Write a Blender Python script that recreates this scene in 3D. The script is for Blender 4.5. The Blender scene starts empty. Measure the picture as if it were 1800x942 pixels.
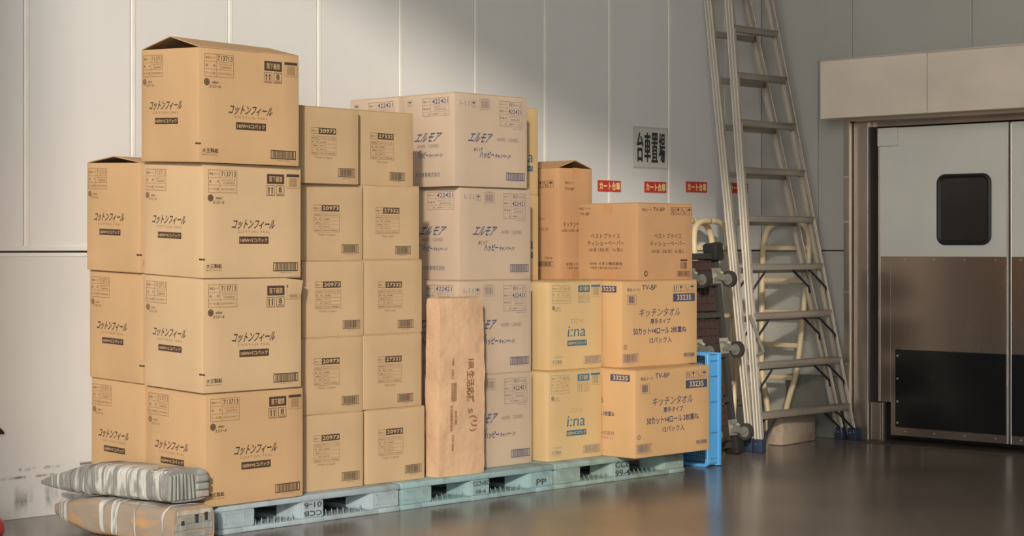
import bpy, bmesh, math, random
from mathutils import Vector, Matrix
random.seed(7)
S = bpy.context.scene
COL = S.collection
PI = math.pi

# ------------------------------------------------------------------ camera
cd = bpy.data.cameras.new('camera'); cam = bpy.data.objects.new('camera', cd); COL.objects.link(cam)
cd.sensor_width = 36; cd.lens = 66.0; cd.shift_y = -35/1800; cd.clip_end = 200
fwd = Vector((0.7221, 0.6917, 0)).normalized()
right = Vector((fwd.y, -fwd.x, 0)); up = Vector((0, 0, 1))
cam.matrix_world = Matrix(((right.x, up.x, -fwd.x, 0), (right.y, up.y, -fwd.y, 0), (right.z, up.z, -fwd.z, 1.28), (0, 0, 0, 1)))
S.camera = cam

# ------------------------------------------------------------------ light
W = bpy.data.worlds.new('sky'); S.world = W; W.use_nodes = True
bg = W.node_tree.nodes['Background']; bg.inputs[0].default_value = (0.97, 0.985, 1.0, 1); bg.inputs[1].default_value = 8.0
sd = bpy.data.lights.new('sun', 'SUN'); sd.energy = 2.6; sd.angle = math.radians(2.2); sd.color = (1.0, 0.91, 0.80)
sun = bpy.data.objects.new('sun', sd); COL.objects.link(sun)
sdir = Vector((0.387, 0.336, -0.158)).normalized()
sun.rotation_euler = sdir.to_track_quat('-Z', 'Y').to_euler(); sun.location = (-6, -6, 6)
pd = bpy.data.lights.new('doorway_portal', 'AREA'); pd.shape = 'RECTANGLE'; pd.size = 5.4; pd.size_y = 6.4; pd.cycles.is_portal = True
po = bpy.data.objects.new('doorway_portal', pd); COL.objects.link(po)
po.location = (-1.95, -0.9, 3.2); po.rotation_euler = Vector((1, 0, 0)).to_track_quat('-Z', 'Z').to_euler()
S.view_settings.view_transform = 'Standard'; S.view_settings.look = 'None'
S.view_settings.exposure = 0.0; S.view_settings.gamma = 1.0; S.view_settings.use_curve_mapping = False

# ------------------------------------------------------------------ materials
def lin(c):
    return tuple(((v/255)/12.92 if v/255 <= 0.04045 else ((v/255+0.055)/1.055)**2.4) for v in c)

def mat(name, rgb, rough=0.7, metal=0.0, var=0.06, scale=6.0, bump=0.0, bscale=60.0, bdist=0.01, bdet=4, stretch=(1, 1, 1), rgb2=None, thr=None, rnd=0.0, spec=0.5, rvar=0.0):
    m = bpy.data.materials.new(name); m.use_nodes = True
    nt = m.node_tree; N = nt.nodes; L = nt.links; b = N['Principled BSDF']
    b.inputs['Roughness'].default_value = rough; b.inputs['Metallic'].default_value = metal
    b.inputs['Specular IOR Level'].default_value = spec
    c1 = lin(rgb)
    tc = N.new('ShaderNodeTexCoord'); mp = N.new('ShaderNodeMapping'); mp.inputs['Scale'].default_value = stretch
    L.new(tc.outputs['Object'], mp.inputs[0])
    n = N.new('ShaderNodeTexNoise'); n.inputs['Scale'].default_value = scale; n.inputs['Detail'].default_value = 5
    L.new(mp.outputs[0], n.inputs['Vector'])
    r = N.new('ShaderNodeValToRGB'); L.new(n.outputs[0], r.inputs[0])
    lo, hi = thr if thr else (0.3, 0.7)
    r.color_ramp.elements[0].position = lo; r.color_ramp.elements[1].position = hi
    if rgb2: a, c = c1, lin(rgb2)
    else: a, c = tuple(v*(1-var) for v in c1), tuple(min(1, v*(1+var)) for v in c1)
    r.color_ramp.elements[0].color = (*a, 1); r.color_ramp.elements[1].color = (*c, 1)
    out = r.outputs[0]
    if rnd:
        oi = N.new('ShaderNodeObjectInfo'); mr = N.new('ShaderNodeMapRange')
        mr.inputs['To Min'].default_value = 1-rnd; mr.inputs['To Max'].default_value = 1+rnd
        L.new(oi.outputs['Random'], mr.inputs[0])
        hs = N.new('ShaderNodeHueSaturation'); L.new(mr.outputs[0], hs.inputs['Value']); L.new(out, hs.inputs['Color']); out = hs.outputs[0]
    L.new(out, b.inputs['Base Color'])
    if rvar:
        mr = N.new('ShaderNodeMapRange'); mr.inputs['To Min'].default_value = rough-rvar; mr.inputs['To Max'].default_value = rough+rvar
        L.new(n.outputs[0], mr.inputs[0]); L.new(mr.outputs[0], b.inputs['Roughness'])
    if bump:
        n2 = N.new('ShaderNodeTexNoise'); n2.inputs['Scale'].default_value = bscale; n2.inputs['Detail'].default_value = bdet
        L.new(mp.outputs[0], n2.inputs['Vector'])
        bu = N.new('ShaderNodeBump'); bu.inputs['Strength'].default_value = bump; bu.inputs['Distance'].default_value = bdist
        L.new(n2.outputs[0], bu.inputs['Height']); L.new(bu.outputs[0], b.inputs['Normal'])
    m.diffuse_color = (*c1, 1)
    return m

def card(name, rgb):
    """corrugated board: fibre noise, faint upright flutes"""
    m = mat(name, rgb, rough=0.78, var=0.05, scale=3.0, rnd=0.035, spec=0.25)
    nt = m.node_tree; N = nt.nodes; L = nt.links; b = N['Principled BSDF']
    tc = N.new('ShaderNodeTexCoord'); mp = N.new('ShaderNodeMapping'); mp.inputs['Scale'].default_value = (90, 90, 2)
    L.new(tc.outputs['Object'], mp.inputs[0])
    n = N.new('ShaderNodeTexNoise'); n.inputs['Scale'].default_value = 1.0; n.inputs['Detail'].default_value = 2
    L.new(mp.outputs[0], n.inputs['Vector'])
    n2 = N.new('ShaderNodeTexNoise'); n2.inputs['Scale'].default_value = 5.0; n2.inputs['Detail'].default_value = 2
    L.new(tc.outputs['Object'], n2.inputs['Vector'])
    ad = N.new('ShaderNodeMath'); ad.operation = 'MULTIPLY_ADD'; ad.inputs[1].default_value = 4.0
    L.new(n2.outputs[0], ad.inputs[0]); L.new(n.outputs[0], ad.inputs[2])
    bu = N.new('ShaderNodeBump'); bu.inputs['Strength'].default_value = 0.15; bu.inputs['Distance'].default_value = 0.0025
    L.new(ad.outputs[0], bu.inputs['Height']); L.new(bu.outputs[0], b.inputs['Normal'])
    return m

M = {}
M['cardA'] = card('cardboard_warm_tan', (200, 163, 120))
M['cardA_sunlit'] = card('cardboard_warm_tan_sunlit', (208, 176, 136))  # same board as the warm tan, paled in its colour for grazing sun
M['cardC'] = card('cardboard_tan', (198, 167, 128))
M['cardE'] = card('cardboard_grey_beige', (195, 172, 148))
M['cardF'] = card('cardboard_straw', (208, 177, 128))
M['cardG'] = card('cardboard_ochre', (204, 164, 116))
M['cardH'] = card('cardboard_orange_brown', (192, 149, 107))
M['inkA'] = mat('ink_dark_brown', (72, 56, 42), 0.8)
M['inkAl'] = mat('ink_faded_brown', (146, 112, 78), 0.8)
M['inkE'] = mat('ink_slate_blue', (70, 82, 112), 0.8)
M['inkEl'] = mat('ink_faded_slate', (134, 118, 108), 0.8)
M['inkF'] = mat('ink_teal', (58, 106, 124), 0.8)
M['inkFl'] = mat('ink_faded_teal', (150, 138, 108), 0.8)
M['inkG'] = mat('ink_navy', (66, 70, 98), 0.8)
M['inkGl'] = mat('ink_faded_purple', (136, 108, 88), 0.8)
M['inkH'] = mat('ink_umber', (92, 58, 40), 0.8)
M['tape'] = mat('kraft_tape', (196, 146, 98), 0.35)
M['black'] = mat('ink_black', (52, 54, 52), 0.7)
M['wall'] = mat('wall_panel_white', (224, 222, 217), 0.62, var=0.035, scale=1.6, stretch=(1, 1, 0.25), bump=0.04, bscale=3)
M['batten'] = mat('joint_batten_white', (236, 231, 220), 0.5)
M['seal'] = mat('joint_seal_grey', (112, 104, 96), 0.8)
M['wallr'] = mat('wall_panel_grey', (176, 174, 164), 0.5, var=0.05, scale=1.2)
M['steel'] = mat('brushed_steel_warm', (182, 168, 154), 0.36, 0.85, var=0.1, scale=3, stretch=(1, 1, 0.22), bump=0.15, bscale=2.0, rvar=0.05, bdet=1)
M['steel_plate'] = mat('rippled_steel_sheet', (184, 168, 154), 0.27, 0.9, var=0.12, scale=2.5, stretch=(1, 1, 0.2), bump=0.5, bscale=1.6, bdist=0.03, rvar=0.03, bdet=0)
M['steel_bright'] = mat('steel_trim', (214, 206, 194), 0.3, 0.8)
M['header'] = mat('galvanised_hood', (226, 210, 190), 0.5, 0.0, var=0.07, scale=2.4, stretch=(1, 1, 1.5))
M['doorwhite'] = mat('door_skin_white', (222, 218, 206), 0.5, var=0.05, scale=2.2, bump=0.08, bscale=2.5)
M['rubber'] = mat('rubber_black', (34, 34, 33), 0.55)
M['blackplate'] = mat('black_kick_plate', (30, 29, 28), 0.22, bump=0.05, bscale=2)
M['darkglass'] = mat('dark_vision_pane', (50, 47, 42), 0.25)
M['dark'] = mat('dark_gap', (36, 33, 30), 0.8)
M['alu_rib'] = mat('ladder_bright_rib', (226, 218, 202), 0.3, 0.3)
M['alu'] = mat('ladder_aluminium', (186, 176, 160), 0.4, 0.45, var=0.10, scale=20, stretch=(1, 1, 0.1))
M['alu_tread'] = mat('ladder_tread_grey', (160, 150, 136), 0.45, 0.4)
M['navy'] = mat('strut_dark', (40, 48, 52), 0.5)
M['footblue'] = mat('foot_blue_rubber', (44, 54, 76), 0.6)
M['cream'] = mat('cream_paint', (222, 200, 160), 0.45, var=0.07, scale=14)
M['plywood'] = mat('brown_board', (170, 124, 76), 0.55, scale=5, stretch=(1, 1, 0.2), rgb2=(138, 94, 58))
M['dolly'] = mat('dolly_frame_charcoal', (58, 56, 52), 0.5)
M['dollydeck'] = mat('dolly_deck_brown', (74, 56, 52), 0.6)
M['zinc'] = mat('zinc_caster', (168, 166, 152), 0.4, 0.6, scale=25, var=0.12)
M['tyre'] = mat('caster_tyre', (58, 55, 51), 0.6)
M['tyre_hub'] = mat('caster_hub_grey', (120, 116, 104), 0.5)
M['crate'] = mat('crate_blue', (92, 166, 220), 0.4, var=0.05, scale=8)
M['palletA'] = mat('pallet_grey_blue', (166, 180, 184), 0.6, scale=9, rgb2=(140, 148, 148), thr=(0.5, 0.72), bump=0.1)
M['palletB'] = mat('pallet_sea_green', (146, 172, 172), 0.6, scale=9, rgb2=(112, 132, 128), thr=(0.5, 0.75), bump=0.1)
M['palletC'] = mat('pallet_grey_green', (146, 166, 158), 0.6, scale=9, rgb2=(120, 130, 120), thr=(0.45, 0.72), bump=0.1)
M['palletink'] = mat('pallet_print_grey', (58, 66, 68), 0.7)
M['kraft'] = mat('kraft_paper', (212, 174, 138), 0.55, var=0.06, scale=5, bump=0.8, bscale=5.5, bdist=0.028, bdet=4, spec=0.35)
M['kraftink'] = mat('kraft_print_brown', (146, 104, 74), 0.8)
M['sign'] = mat('sign_paper', (206, 202, 192), 0.25)
M['signclear'] = mat('sign_plastic_sleeve', (190, 186, 176), 0.12)
M['red'] = mat('sticker_red', (206, 62, 56), 0.5)
M['yellow'] = mat('sticker_lettering_yellow', (255, 226, 150), 0.5)
M['redplastic'] = mat('red_plastic', (186, 58, 56), 0.35)
M['greyblock'] = mat('grey_green_board', (112, 112, 102), 0.7, scale=14, var=0.12)
M['beigeblock'] = mat('beige_block', (176, 158, 136), 0.85, scale=9, rgb2=(150, 130, 108), thr=(0.5, 0.75), bump=0.2)
M['floor_strip'] = mat('floor_strip_dark', (78, 70, 62), 0.35, var=0.1)
M['bundle_grey'] = mat('grey_tape_wrap', (140, 138, 132), 0.42, scale=3.2, stretch=(1.6, 13, 1.6), rgb2=(206, 204, 192), thr=(0.54, 0.66), bump=0.4, bscale=6)
M['bundle_top'] = mat('dusty_wrap_top', (150, 138, 126), 0.6, scale=7, rgb2=(200, 194, 184), thr=(0.42, 0.62), bump=0.4, bscale=12)
M['bundle_tan'] = mat('tan_wrap', (158, 142, 124), 0.6, scale=5, stretch=(3, 0.8, 3), rgb2=(198, 150, 100), thr=(0.48, 0.66), bump=0.4, bscale=10)
M['film'] = mat('stretch_film', (206, 203, 194), 0.3, scale=9, stretch=(1, 4, 1), rgb2=(150, 147, 140), thr=(0.5, 0.62), bump=0.6, bscale=24)
M['fold_grey'] = mat('folded_sheet_grey', (122, 124, 118), 0.5, scale=6, stretch=(6, 6, 1), rgb2=(160, 160, 150), bump=0.3, bscale=20)
M['slotblack'] = mat('slot_black', (52, 50, 46), 0.7)

def floor_mat():
    m = mat('polished_concrete', (134, 122, 111), 0.22, 0.0, scale=1.1, rgb2=(104, 96, 88), thr=(0.35, 0.7), bump=0.05, bscale=3.0, rvar=0.07, spec=0.55)
    return m
M['floor'] = floor_mat()
def wall_low():
    """white kick-zone panel with scuffs and grime of its own close to the ground at the free end"""
    m = mat('wall_low_panel', (223, 219, 212), 0.6, var=0.03, scale=1.5)
    nt = m.node_tree; N = nt.nodes; L = nt.links; b = N['Principled BSDF']
    src = b.inputs['Base Color'].links[0].from_socket
    g = N.new('ShaderNodeNewGeometry'); sp = N.new('ShaderNodeSeparateXYZ'); L.new(g.outputs['Position'], sp.inputs[0])
    def band(z, wd):
        s = N.new('ShaderNodeMath'); s.operation = 'SUBTRACT'; s.inputs[1].default_value = z; L.new(sp.outputs['Z'], s.inputs[0])
        a = N.new('ShaderNodeMath'); a.operation = 'ABSOLUTE'; L.new(s.outputs[0], a.inputs[0])
        r = N.new('ShaderNodeMapRange'); r.inputs['From Min'].default_value = 0; r.inputs['From Max'].default_value = wd
        r.inputs['To Min'].default_value = 1; r.inputs['To Max'].default_value = 0; L.new(a.outputs[0], r.inputs[0]); return r.outputs[0]
    def nz(sc, st, lo, hi):
        mp = N.new('ShaderNodeMapping'); mp.inputs['Scale'].default_value = st; L.new(g.outputs['Position'], mp.inputs[0])
        n = N.new('ShaderNodeTexNoise'); n.inputs['Scale'].default_value = sc; n.inputs['Detail'].default_value = 4; L.new(mp.outputs[0], n.inputs['Vector'])
        r = N.new('ShaderNodeMapRange'); r.inputs['From Min'].default_value = lo; r.inputs['From Max'].default_value = hi; L.new(n.outputs[0], r.inputs[0]); return r.outputs[0]
    def mul(a, c, k=1.0):
        q = N.new('ShaderNodeMath'); q.operation = 'MULTIPLY'; L.new(a, q.inputs[0])
        if c is None: q.inputs[1].default_value = k
        else: L.new(c, q.inputs[1])
        return q.outputs[0]
    def add(a, c):
        q = N.new('ShaderNodeMath'); q.operation = 'ADD'; q.use_clamp = True; L.new(a, q.inputs[0]); L.new(c, q.inputs[1]); return q.outputs[0]
    d = add(mul(band(0.232, 0.012), nz(20, (1, 1, 0.4), 0.50, 0.60)), mul(band(0.195, 0.009), nz(13, (1, 1, 0.4), 0.44, 0.54)))
    d = add(d, mul(mul(band(0.08, 0.085), nz(16, (1, 1, 0.35), 0.50, 0.68)), None, 0.8))
    mx = N.new('ShaderNodeMix'); mx.data_type = 'RGBA'; L.new(mul(d, None, 0.9), mx.inputs[0]); L.new(src, mx.inputs[6]); mx.inputs[7].default_value = (*lin((70, 54, 42)), 1)
    L.new(mx.outputs[2], b.inputs['Base Color']); return m
M['wall_low'] = wall_low()

# ------------------------------------------------------------------ builders
def link(name, me, mats, parent=None, smooth=False, sharp=None):
    for k in (mats if isinstance(mats, (list, tuple)) else [mats]):
        me.materials.append(M[k] if isinstance(k, str) else k)
    if smooth:
        me.shade_smooth()
        if sharp: me.set_sharp_from_angle(angle=math.radians(sharp))
    o = bpy.data.objects.new(name, me); COL.objects.link(o)
    if parent: o.parent = parent
    return o
def done(name, bm, mats, parent=None, smooth=False, sharp=None):
    me = bpy.data.meshes.new(name); bmesh.ops.recalc_face_normals(bm, faces=bm.faces); bm.to_mesh(me); bm.free()
    return link(name, me, mats, parent, smooth, sharp)
def tag(o, label, cat, group=None):
    o['label'] = label; o['category'] = cat
    if group: o['group'] = group
    return o
def empty(name, loc=(0, 0, 0), rz=0):
    o = bpy.data.objects.new(name, None); COL.objects.link(o); o.location = loc; o.rotation_euler = (0, 0, rz); o.empty_display_size = 0.1
    return o
def bx(bm, x0, x1, y0, y1, z0, z1, bev=0, mi=0, seg=2):
    b = bm if not bev else bmesh.new()
    v = [b.verts.new(p) for p in ((x0, y0, z0), (x1, y0, z0), (x1, y1, z0), (x0, y1, z0), (x0, y0, z1), (x1, y0, z1), (x1, y1, z1), (x0, y1, z1))]
    for q in ((0, 3, 2, 1), (4, 5, 6, 7), (0, 1, 5, 4), (1, 2, 6, 5), (2, 3, 7, 6), (3, 0, 4, 7)):
        f = b.faces.new([v[i] for i in q]); f.material_index = mi
    if bev:
        bmesh.ops.bevel(b, geom=list(b.edges), offset=bev, segments=seg, affect='EDGES', profile=0.5)
        for f in b.faces: f.material_index = mi
        me = bpy.data.meshes.new('t'); b.to_mesh(me); b.free(); bm.from_mesh(me); bpy.data.meshes.remove(me)
def cyl(bm, p0, p1, r, n=12, mi=0, r2=None, caps=True):
    p0, p1 = Vector(p0), Vector(p1); d = (p1-p0).normalized()
    a = d.orthogonal().normalized(); c = d.cross(a); r2 = r if r2 is None else r2
    A = [bm.verts.new(p0+r*(a*math.cos(t*2*PI/n)+c*math.sin(t*2*PI/n))) for t in range(n)]
    B = [bm.verts.new(p1+r2*(a*math.cos(t*2*PI/n)+c*math.sin(t*2*PI/n))) for t in range(n)]
    for i in range(n):
        f = bm.faces.new((A[i], A[(i+1) % n], B[(i+1) % n], B[i])); f.material_index = mi
    if caps:
        bm.faces.new(A[::-1]).material_index = mi; bm.faces.new(B).material_index = mi
def tube(bm, pts, r, n=8, mi=0, sub=6):
    """tube through points, smoothed with Catmull-Rom"""
    P = [Vector(p) for p in pts]; Q = []
    if len(P) > 2:
        for i in range(len(P)-1):
            a, b, c, d = P[max(i-1, 0)], P[i], P[i+1], P[min(i+2, len(P)-1)]
            for k in range(sub):
                t = k/sub; Q.append(0.5*((2*b)+(c-a)*t+(2*a-5*b+4*c-d)*t*t+(3*b-a-3*c+d)*t**3))
        Q.append(P[-1])
    else: Q = P
    rings = []; a = None
    for i, q in enumerate(Q):
        d = (Q[min(i+1, len(Q)-1)]-Q[max(i-1, 0)]).normalized()
        if a is None: a = d.orthogonal().normalized()
        a = (a-d*a.dot(d)).normalized(); c = d.cross(a)
        rr = r[min(i, len(r)-1)] if isinstance(r, list) else r
        rings.append([bm.verts.new(q+rr*(a*math.cos(t*2*PI/n)+c*math.sin(t*2*PI/n))) for t in range(n)])
    for A, B in zip(rings, rings[1:]):
        for i in range(n): bm.faces.new((A[i], A[(i+1) % n], B[(i+1) % n], B[i])).material_index = mi
    bm.faces.new(rings[0][::-1]).material_index = mi; bm.faces.new(rings[-1]).material_index = mi
def copy_tree(o, parent=None):
    c = o.copy(); COL.objects.link(c); c.parent = parent
    for ch in list(o.children): copy_tree(ch, c)
    return c

# ------------------------------------------------------------------ flat print (lettering as thin faces)
_tc = {}
def text_geo(s, bold=0.0, spacing=1.0):
    k = (s, bold, spacing)
    if k in _tc: return _tc[k]
    c = bpy.data.curves.new('lettering', 'FONT'); c.body = s; c.resolution_u = 3; c.offset = bold; c.space_character = spacing
    o = bpy.data.objects.new('lettering', c); COL.objects.link(o)
    dg = bpy.context.evaluated_depsgraph_get(); me = bpy.data.meshes.new_from_object(o.evaluated_get(dg))
    V = [(v.co.x, v.co.y) for v in me.vertices]; F = [tuple(p.vertices) for p in me.polygons]
    xs = [v[0] for v in V]; ys = [v[1] for v in V]
    bpy.data.objects.remove(o); bpy.data.curves.remove(c); bpy.data.meshes.remove(me)
    x0, x1, y0, y1 = min(xs), max(xs), min(ys), max(ys)
    r = ([((x-x0)/(x1-x0), (y-y0)/(y1-y0)) for x, y in V], F); _tc[k] = r
    return r
class Print:
    """collects flat faces in face fractions (u to the right, v down); layer lifts knock-outs off the ink"""
    def __init__(s, w, h): s.w, s.h, s.V, s.F, s.M = w, h, [], [], []
    def poly(s, pts, m, layer=0):
        i = len(s.V); s.V += [(u, v, layer) for u, v in pts]; s.F.append(tuple(range(i, i+len(pts)))[::-1]); s.M.append(m)
    def R(s, u0, v0, u1, v1, m, layer=0): s.poly([(u0, v0), (u1, v0), (u1, v1), (u0, v1)], m, layer)
    def H(s, u0, u1, v, t, m, layer=0): s.R(u0, v-t/s.h/2, u1, v+t/s.h/2, m, layer)
    def Vl(s, u, v0, v1, t, m, layer=0): s.R(u-t/s.w/2, v0, u+t/s.w/2, v1, m, layer)
    def Fr(s, u0, v0, u1, v1, t, m, layer=0):
        tu, tv = t/s.w, t/s.h
        s.R(u0, v0, u1, v0+tv, m, layer); s.R(u0, v1-tv, u1, v1, m, layer); s.R(u0, v0+tv, u0+tu, v1-tv, m, layer); s.R(u1-tu, v0+tv, u1, v1-tv, m, layer)
    def T(s, t, u0, v0, u1, v1, m, bold=0.0, shear=0.0, layer=0, rot=False, sp=1.0):
        cjk = any(ord(ch) > 0x2fff for ch in t)
        if cjk and bold > 0.009 and not rot:      # heavy weight: overprint, outlines of dense characters must not be swollen
            base = 0.004 if all(ord(ch) >= 0x4e00 for ch in t) else min(bold, 0.022)
            k = min(bold, 0.03)*(0.9 if base < 0.005 else 0.45)*(v1-v0)*s.h/s.w; kv = min(bold, 0.03)*0.5*(v1-v0)
            for q, (du, dv) in enumerate(((-k, 0), (k, 0), (0, -kv), (0, kv), (0, 0))): s.T(t, u0+k+du, v0+kv+dv, u1-k+du, v1-kv+dv, m, -base, shear, layer+q*0.12, rot, sp)
            return
        if bold < 0: bold = -bold
        elif cjk: bold = min(bold, 0.012)
        V, F = text_geo(t, bold, sp); i = len(s.V)
        for x, y in V:
            if rot: s.V.append((u1-(u1-u0)*(1-y), v0+(v1-v0)*x, layer))      # read downwards
            else: s.V.append((u0+(u1-u0)*(x*(1-shear)+shear*y), v1-(v1-v0)*y, layer))
        for f in F: s.F.append(tuple(i+k for k in f)); s.M.append(m)
    def C(s, u, v, r, m, n=20, layer=0, r0=0):
        P = [(u+r*math.cos(a*2*PI/n)/s.w, v+r*math.sin(a*2*PI/n)/s.h) for a in range(n)]
        if not r0: s.poly(P, m, layer); return
        Q = [(u+r0*math.cos(a*2*PI/n)/s.w, v+r0*math.sin(a*2*PI/n)/s.h) for a in range(n)]
        for a in range(n): s.poly([P[a], P[(a+1) % n], Q[(a+1) % n], Q[a]], m, layer)
    def bars(s, u0, v0, u1, v1, m, seed=1, n=26, layer=0):
        rr = random.Random(seed); x = u0; w = (u1-u0)/n
        while x < u1-w*0.4:
            t = w*rr.choice((0.35, 0.5, 0.8)); s.R(x, v0, min(x+t, u1), v1, m, layer); x += t+w*rr.choice((0.3, 0.4, 0.6))
    def code(s, u0, v0, u1, v1, mf, mb, t=0.004, seed=3, n=30, caption=True, pad=0.08):
        s.Fr(u0, v0, u1, v1, t, mf); du, dv = (u1-u0), (v1-v0)
        s.bars(u0+du*pad, v0+dv*0.1, u1-du*pad, v1-dv*0.12, mb, seed, n)
        if caption: s.T('1 49 02011 71371 0', u0+du*0.25, v1+dv*0.1, u0+du*0.75, v1+dv*0.2, mb)
    def arrows(s, u0, v0, u1, v1, m, fr=None):
        s.Fr(u0, v0, u1, v1, 0.0022, fr or m); du, dv = u1-u0, v1-v0
        for c in (0.3, 0.7):
            c = u0+du*c
            s.poly([(c-du*0.15, v0+dv*0.35), (c, v0+dv*0.12), (c+du*0.15, v0+dv*0.35)], m)
            s.R(c-du*0.065, v0+dv*0.38, c+du*0.065, v0+dv*0.78, m)
        s.R(u0+du*0.15, v0+dv*0.85, u1-du*0.15, v0+dv*0.89, m)
    def umbrella(s, u0, v0, u1, v1, m, fr=None):
        s.Fr(u0, v0, u1, v1, 0.002, fr or m); du, dv = u1-u0, v1-v0; c = u0+du/2
        s.poly([(c+du*0.36*math.cos(a*PI/10), v0+dv*0.42-dv*0.26*math.sin(a*PI/10)) for a in range(11)][::-1], m)
        s.R(c-du*0.03, v0+dv*0.42, c+du*0.03, v0+dv*0.78, m); s.R(c-du*0.2, v0+dv*0.75, c+du*0.03, v0+dv*0.8, m)
    def glass(s, u0, v0, u1, v1, m, fr=None):
        s.Fr(u0, v0, u1, v1, 0.002, fr or m); du, dv = u1-u0, v1-v0; c = u0+du/2
        s.poly([(c-du*0.3, v0+dv*0.18), (c+du*0.3, v0+dv*0.18), (c+du*0.08, v0+dv*0.55), (c-du*0.08, v0+dv*0.55)], m)
        s.R(c-du*0.04, v0+dv*0.55, c+du*0.04, v0+dv*0.8, m); s.R(c-du*0.25, v0+dv*0.8, c+du*0.25, v0+dv*0.86, m)
    def nohook(s, u0, v0, u1, v1, m, fr=None):
        s.Fr(u0, v0, u1, v1, 0.002, fr or m); du, dv = u1-u0, v1-v0
        s.poly([(u0+du*0.15, v0+dv*0.2), (u0+du*0.25, v0+dv*0.12), (u1-du*0.1, v0+dv*0.85), (u1-du*0.2, v0+dv*0.9)], m)
        s.Fr(u0+du*0.35, v0+dv*0.5, u0+du*0.55, v0+dv*0.88, 0.0016, m)
    def obj(s, name, face, dims, parent, bulge=0.0, shear=0.0, eps=0.0009):
        w, d, h = dims; P = []; mats = []
        for m in s.M:
            if m not in mats: mats.append(m)
        for u, v, l in s.V:
            z = (1-v)*h; o = bulge*(1-(2*u-1)**2)*(1-(2*v-1)**2)+eps*(1+0.7*l)
            if face == 'front': p = (-w/2+u*w, -d/2-o, z)
            elif face == 'left': p = (-w/2-o, d/2-u*d, z)
            P.append((p[0], p[1], p[2]+shear*(p[1]+d/2)))
        me = bpy.data.meshes.new(name); me.from_pydata(P, [], s.F); me.update()
        for p, m in zip(me.polygons, s.M): p.material_index = mats.index(m)
        o_ = link(name, me, mats, parent); o_['kind'] = 'stuff'; return o_

def p_table(p, u0, v0, u1, v1, split, rows, ml, md, t=0.0022, hs=None):
    """ruled label table; rows = (left text, right text, big?)"""
    p.Fr(u0, v0, u1, v1, t, ml); n = len(rows); hs = hs or [1/n]*n; y = v0
    p.Vl(split, v0, v1, t*0.7, ml)
    for i, (a, b, big) in enumerate(rows):
        y1 = y+(v1-v0)*hs[i]; H = y1-y
        if i < n-1: p.H(u0, u1, y1, t*0.7, ml)
        k = (split-u0); q = (u1-split)
        p.T(a, u0+k*0.1, y+H*0.34, split-k*0.1, y+H*0.68, ml, 0.01)
        if b == '#': p.bars(split+q*0.12, y+H*0.2, split+q*0.5, y+H*0.75, ml, 5, 9); p.T('×12', split+q*0.56, y+H*0.28, u1-q*0.08, y+H*0.74, md)
        elif isinstance(b, tuple):
            p.T(b[0], split+q*0.12, y+H*0.16, u1-q*0.1, y+H*0.44, ml, 0.01); p.T(b[1], split+q*0.2, y+H*0.56, u1-q*0.15, y+H*0.84, ml, 0.01)
        elif big: p.T(b, split+q*0.07, y+H*0.2, u1-q*0.07, y+H*0.84, md, 0.008)
        else: p.T(b, split+q*0.08, y+H*0.34, u1-q*(0.08+0.5*(len(b) < 6)), y+H*0.68, ml, 0.01)
        y = y1

def logo(p, u, v, ru, m, ml, k=1.0):
    r = ru*p.w; p.C(u+ru, v+r/p.h, r, ml); p.C(u+ru, v+r/p.h, r*0.98, m, r0=r*0.82, layer=1); p.C(u+ru, v+r/p.h, r*0.66, m, r0=r*0.5, layer=1); p.C(u+ru, v+r/p.h, r*0.32, m, layer=1)
    p.T('elleair', u+ru*2.7, v+r/p.h*0.6, u+ru*5.3, v+r/p.h*1.35, m, 0.01, 0.12)
    p.T('エリエール', u+ru*1.7, v+r/p.h*1.75, u+ru*6.0, v+r/p.h*2.6, m, 0.012, 0.08)

# dimensions per product (w, d, h)
DA = (0.566, 0.427, 0.5065); DC = (0.382, 0.42, 0.3625); DD = (0.386, 0.42, 0.3635); DE = (0.545, 0.39, 0.489)
DF = (0.43, 0.27, 0.482); DG = (0.646, 0.435, 0.482)

def pr_A_front():
    p = Print(DA[0], DA[2]); a, l, c = 'inkA', 'inkAl', 'cardA'
    p_table(p, 0.05, 0.055, 0.335, 0.255, 0.165, [('商品コード', '713713', True), ('品　　名', ('コットンフィール', 'TS160W5P20'), False), ('ケース入数', '5コパック×10イン', False)], l, a)
    logo(p, 0.045, 0.27, 0.028, a, l)
    p.T('コットンフィール', 0.275, 0.485, 0.735, 0.57, a, 0.012, 0.06)
    p.T('COTTON FEEL', 0.34, 0.583, 0.67, 0.602, l, 0, sp=1.3)
    p.R(0.355, 0.635, 0.655, 0.70, a); p.T('160W×5コパック', 0.368, 0.648, 0.642, 0.687, c, 0.018, layer=1)
    p.T('大王製紙', 0.03, 0.875, 0.185, 0.915, a, 0.02); p.T('MADE IN JAPAN', 0.03, 0.925, 0.185, 0.94, l, 0.01)
    p.R(0.64, 0.075, 0.82, 0.162, a); p.T('落下厳禁', 0.66, 0.092, 0.80, 0.146, c, 0.014, layer=1)
    p.arrows(0.635, 0.175, 0.718, 0.268, a)
    p.Fr(0.735, 0.175, 0.82, 0.268, 0.0025, a); p.T('8', 0.76, 0.187, 0.795, 0.235, a, 0.02); p.H(0.748, 0.807, 0.245, 0.002, a); p.H(0.748, 0.807, 0.256, 0.002, a)
    p.Fr(0.845, 0.07, 0.98, 0.2, 0.0018, l); p.R(0.845, 0.07, 0.98, 0.095, a); p.bars(0.87, 0.105, 0.955, 0.185, l, 4, 12)
    p.code(0.705, 0.865, 0.965, 0.945, a, a, seed=7)
    p.R(0, 0.83, 0.018, 0.845, a)
    return p
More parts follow.
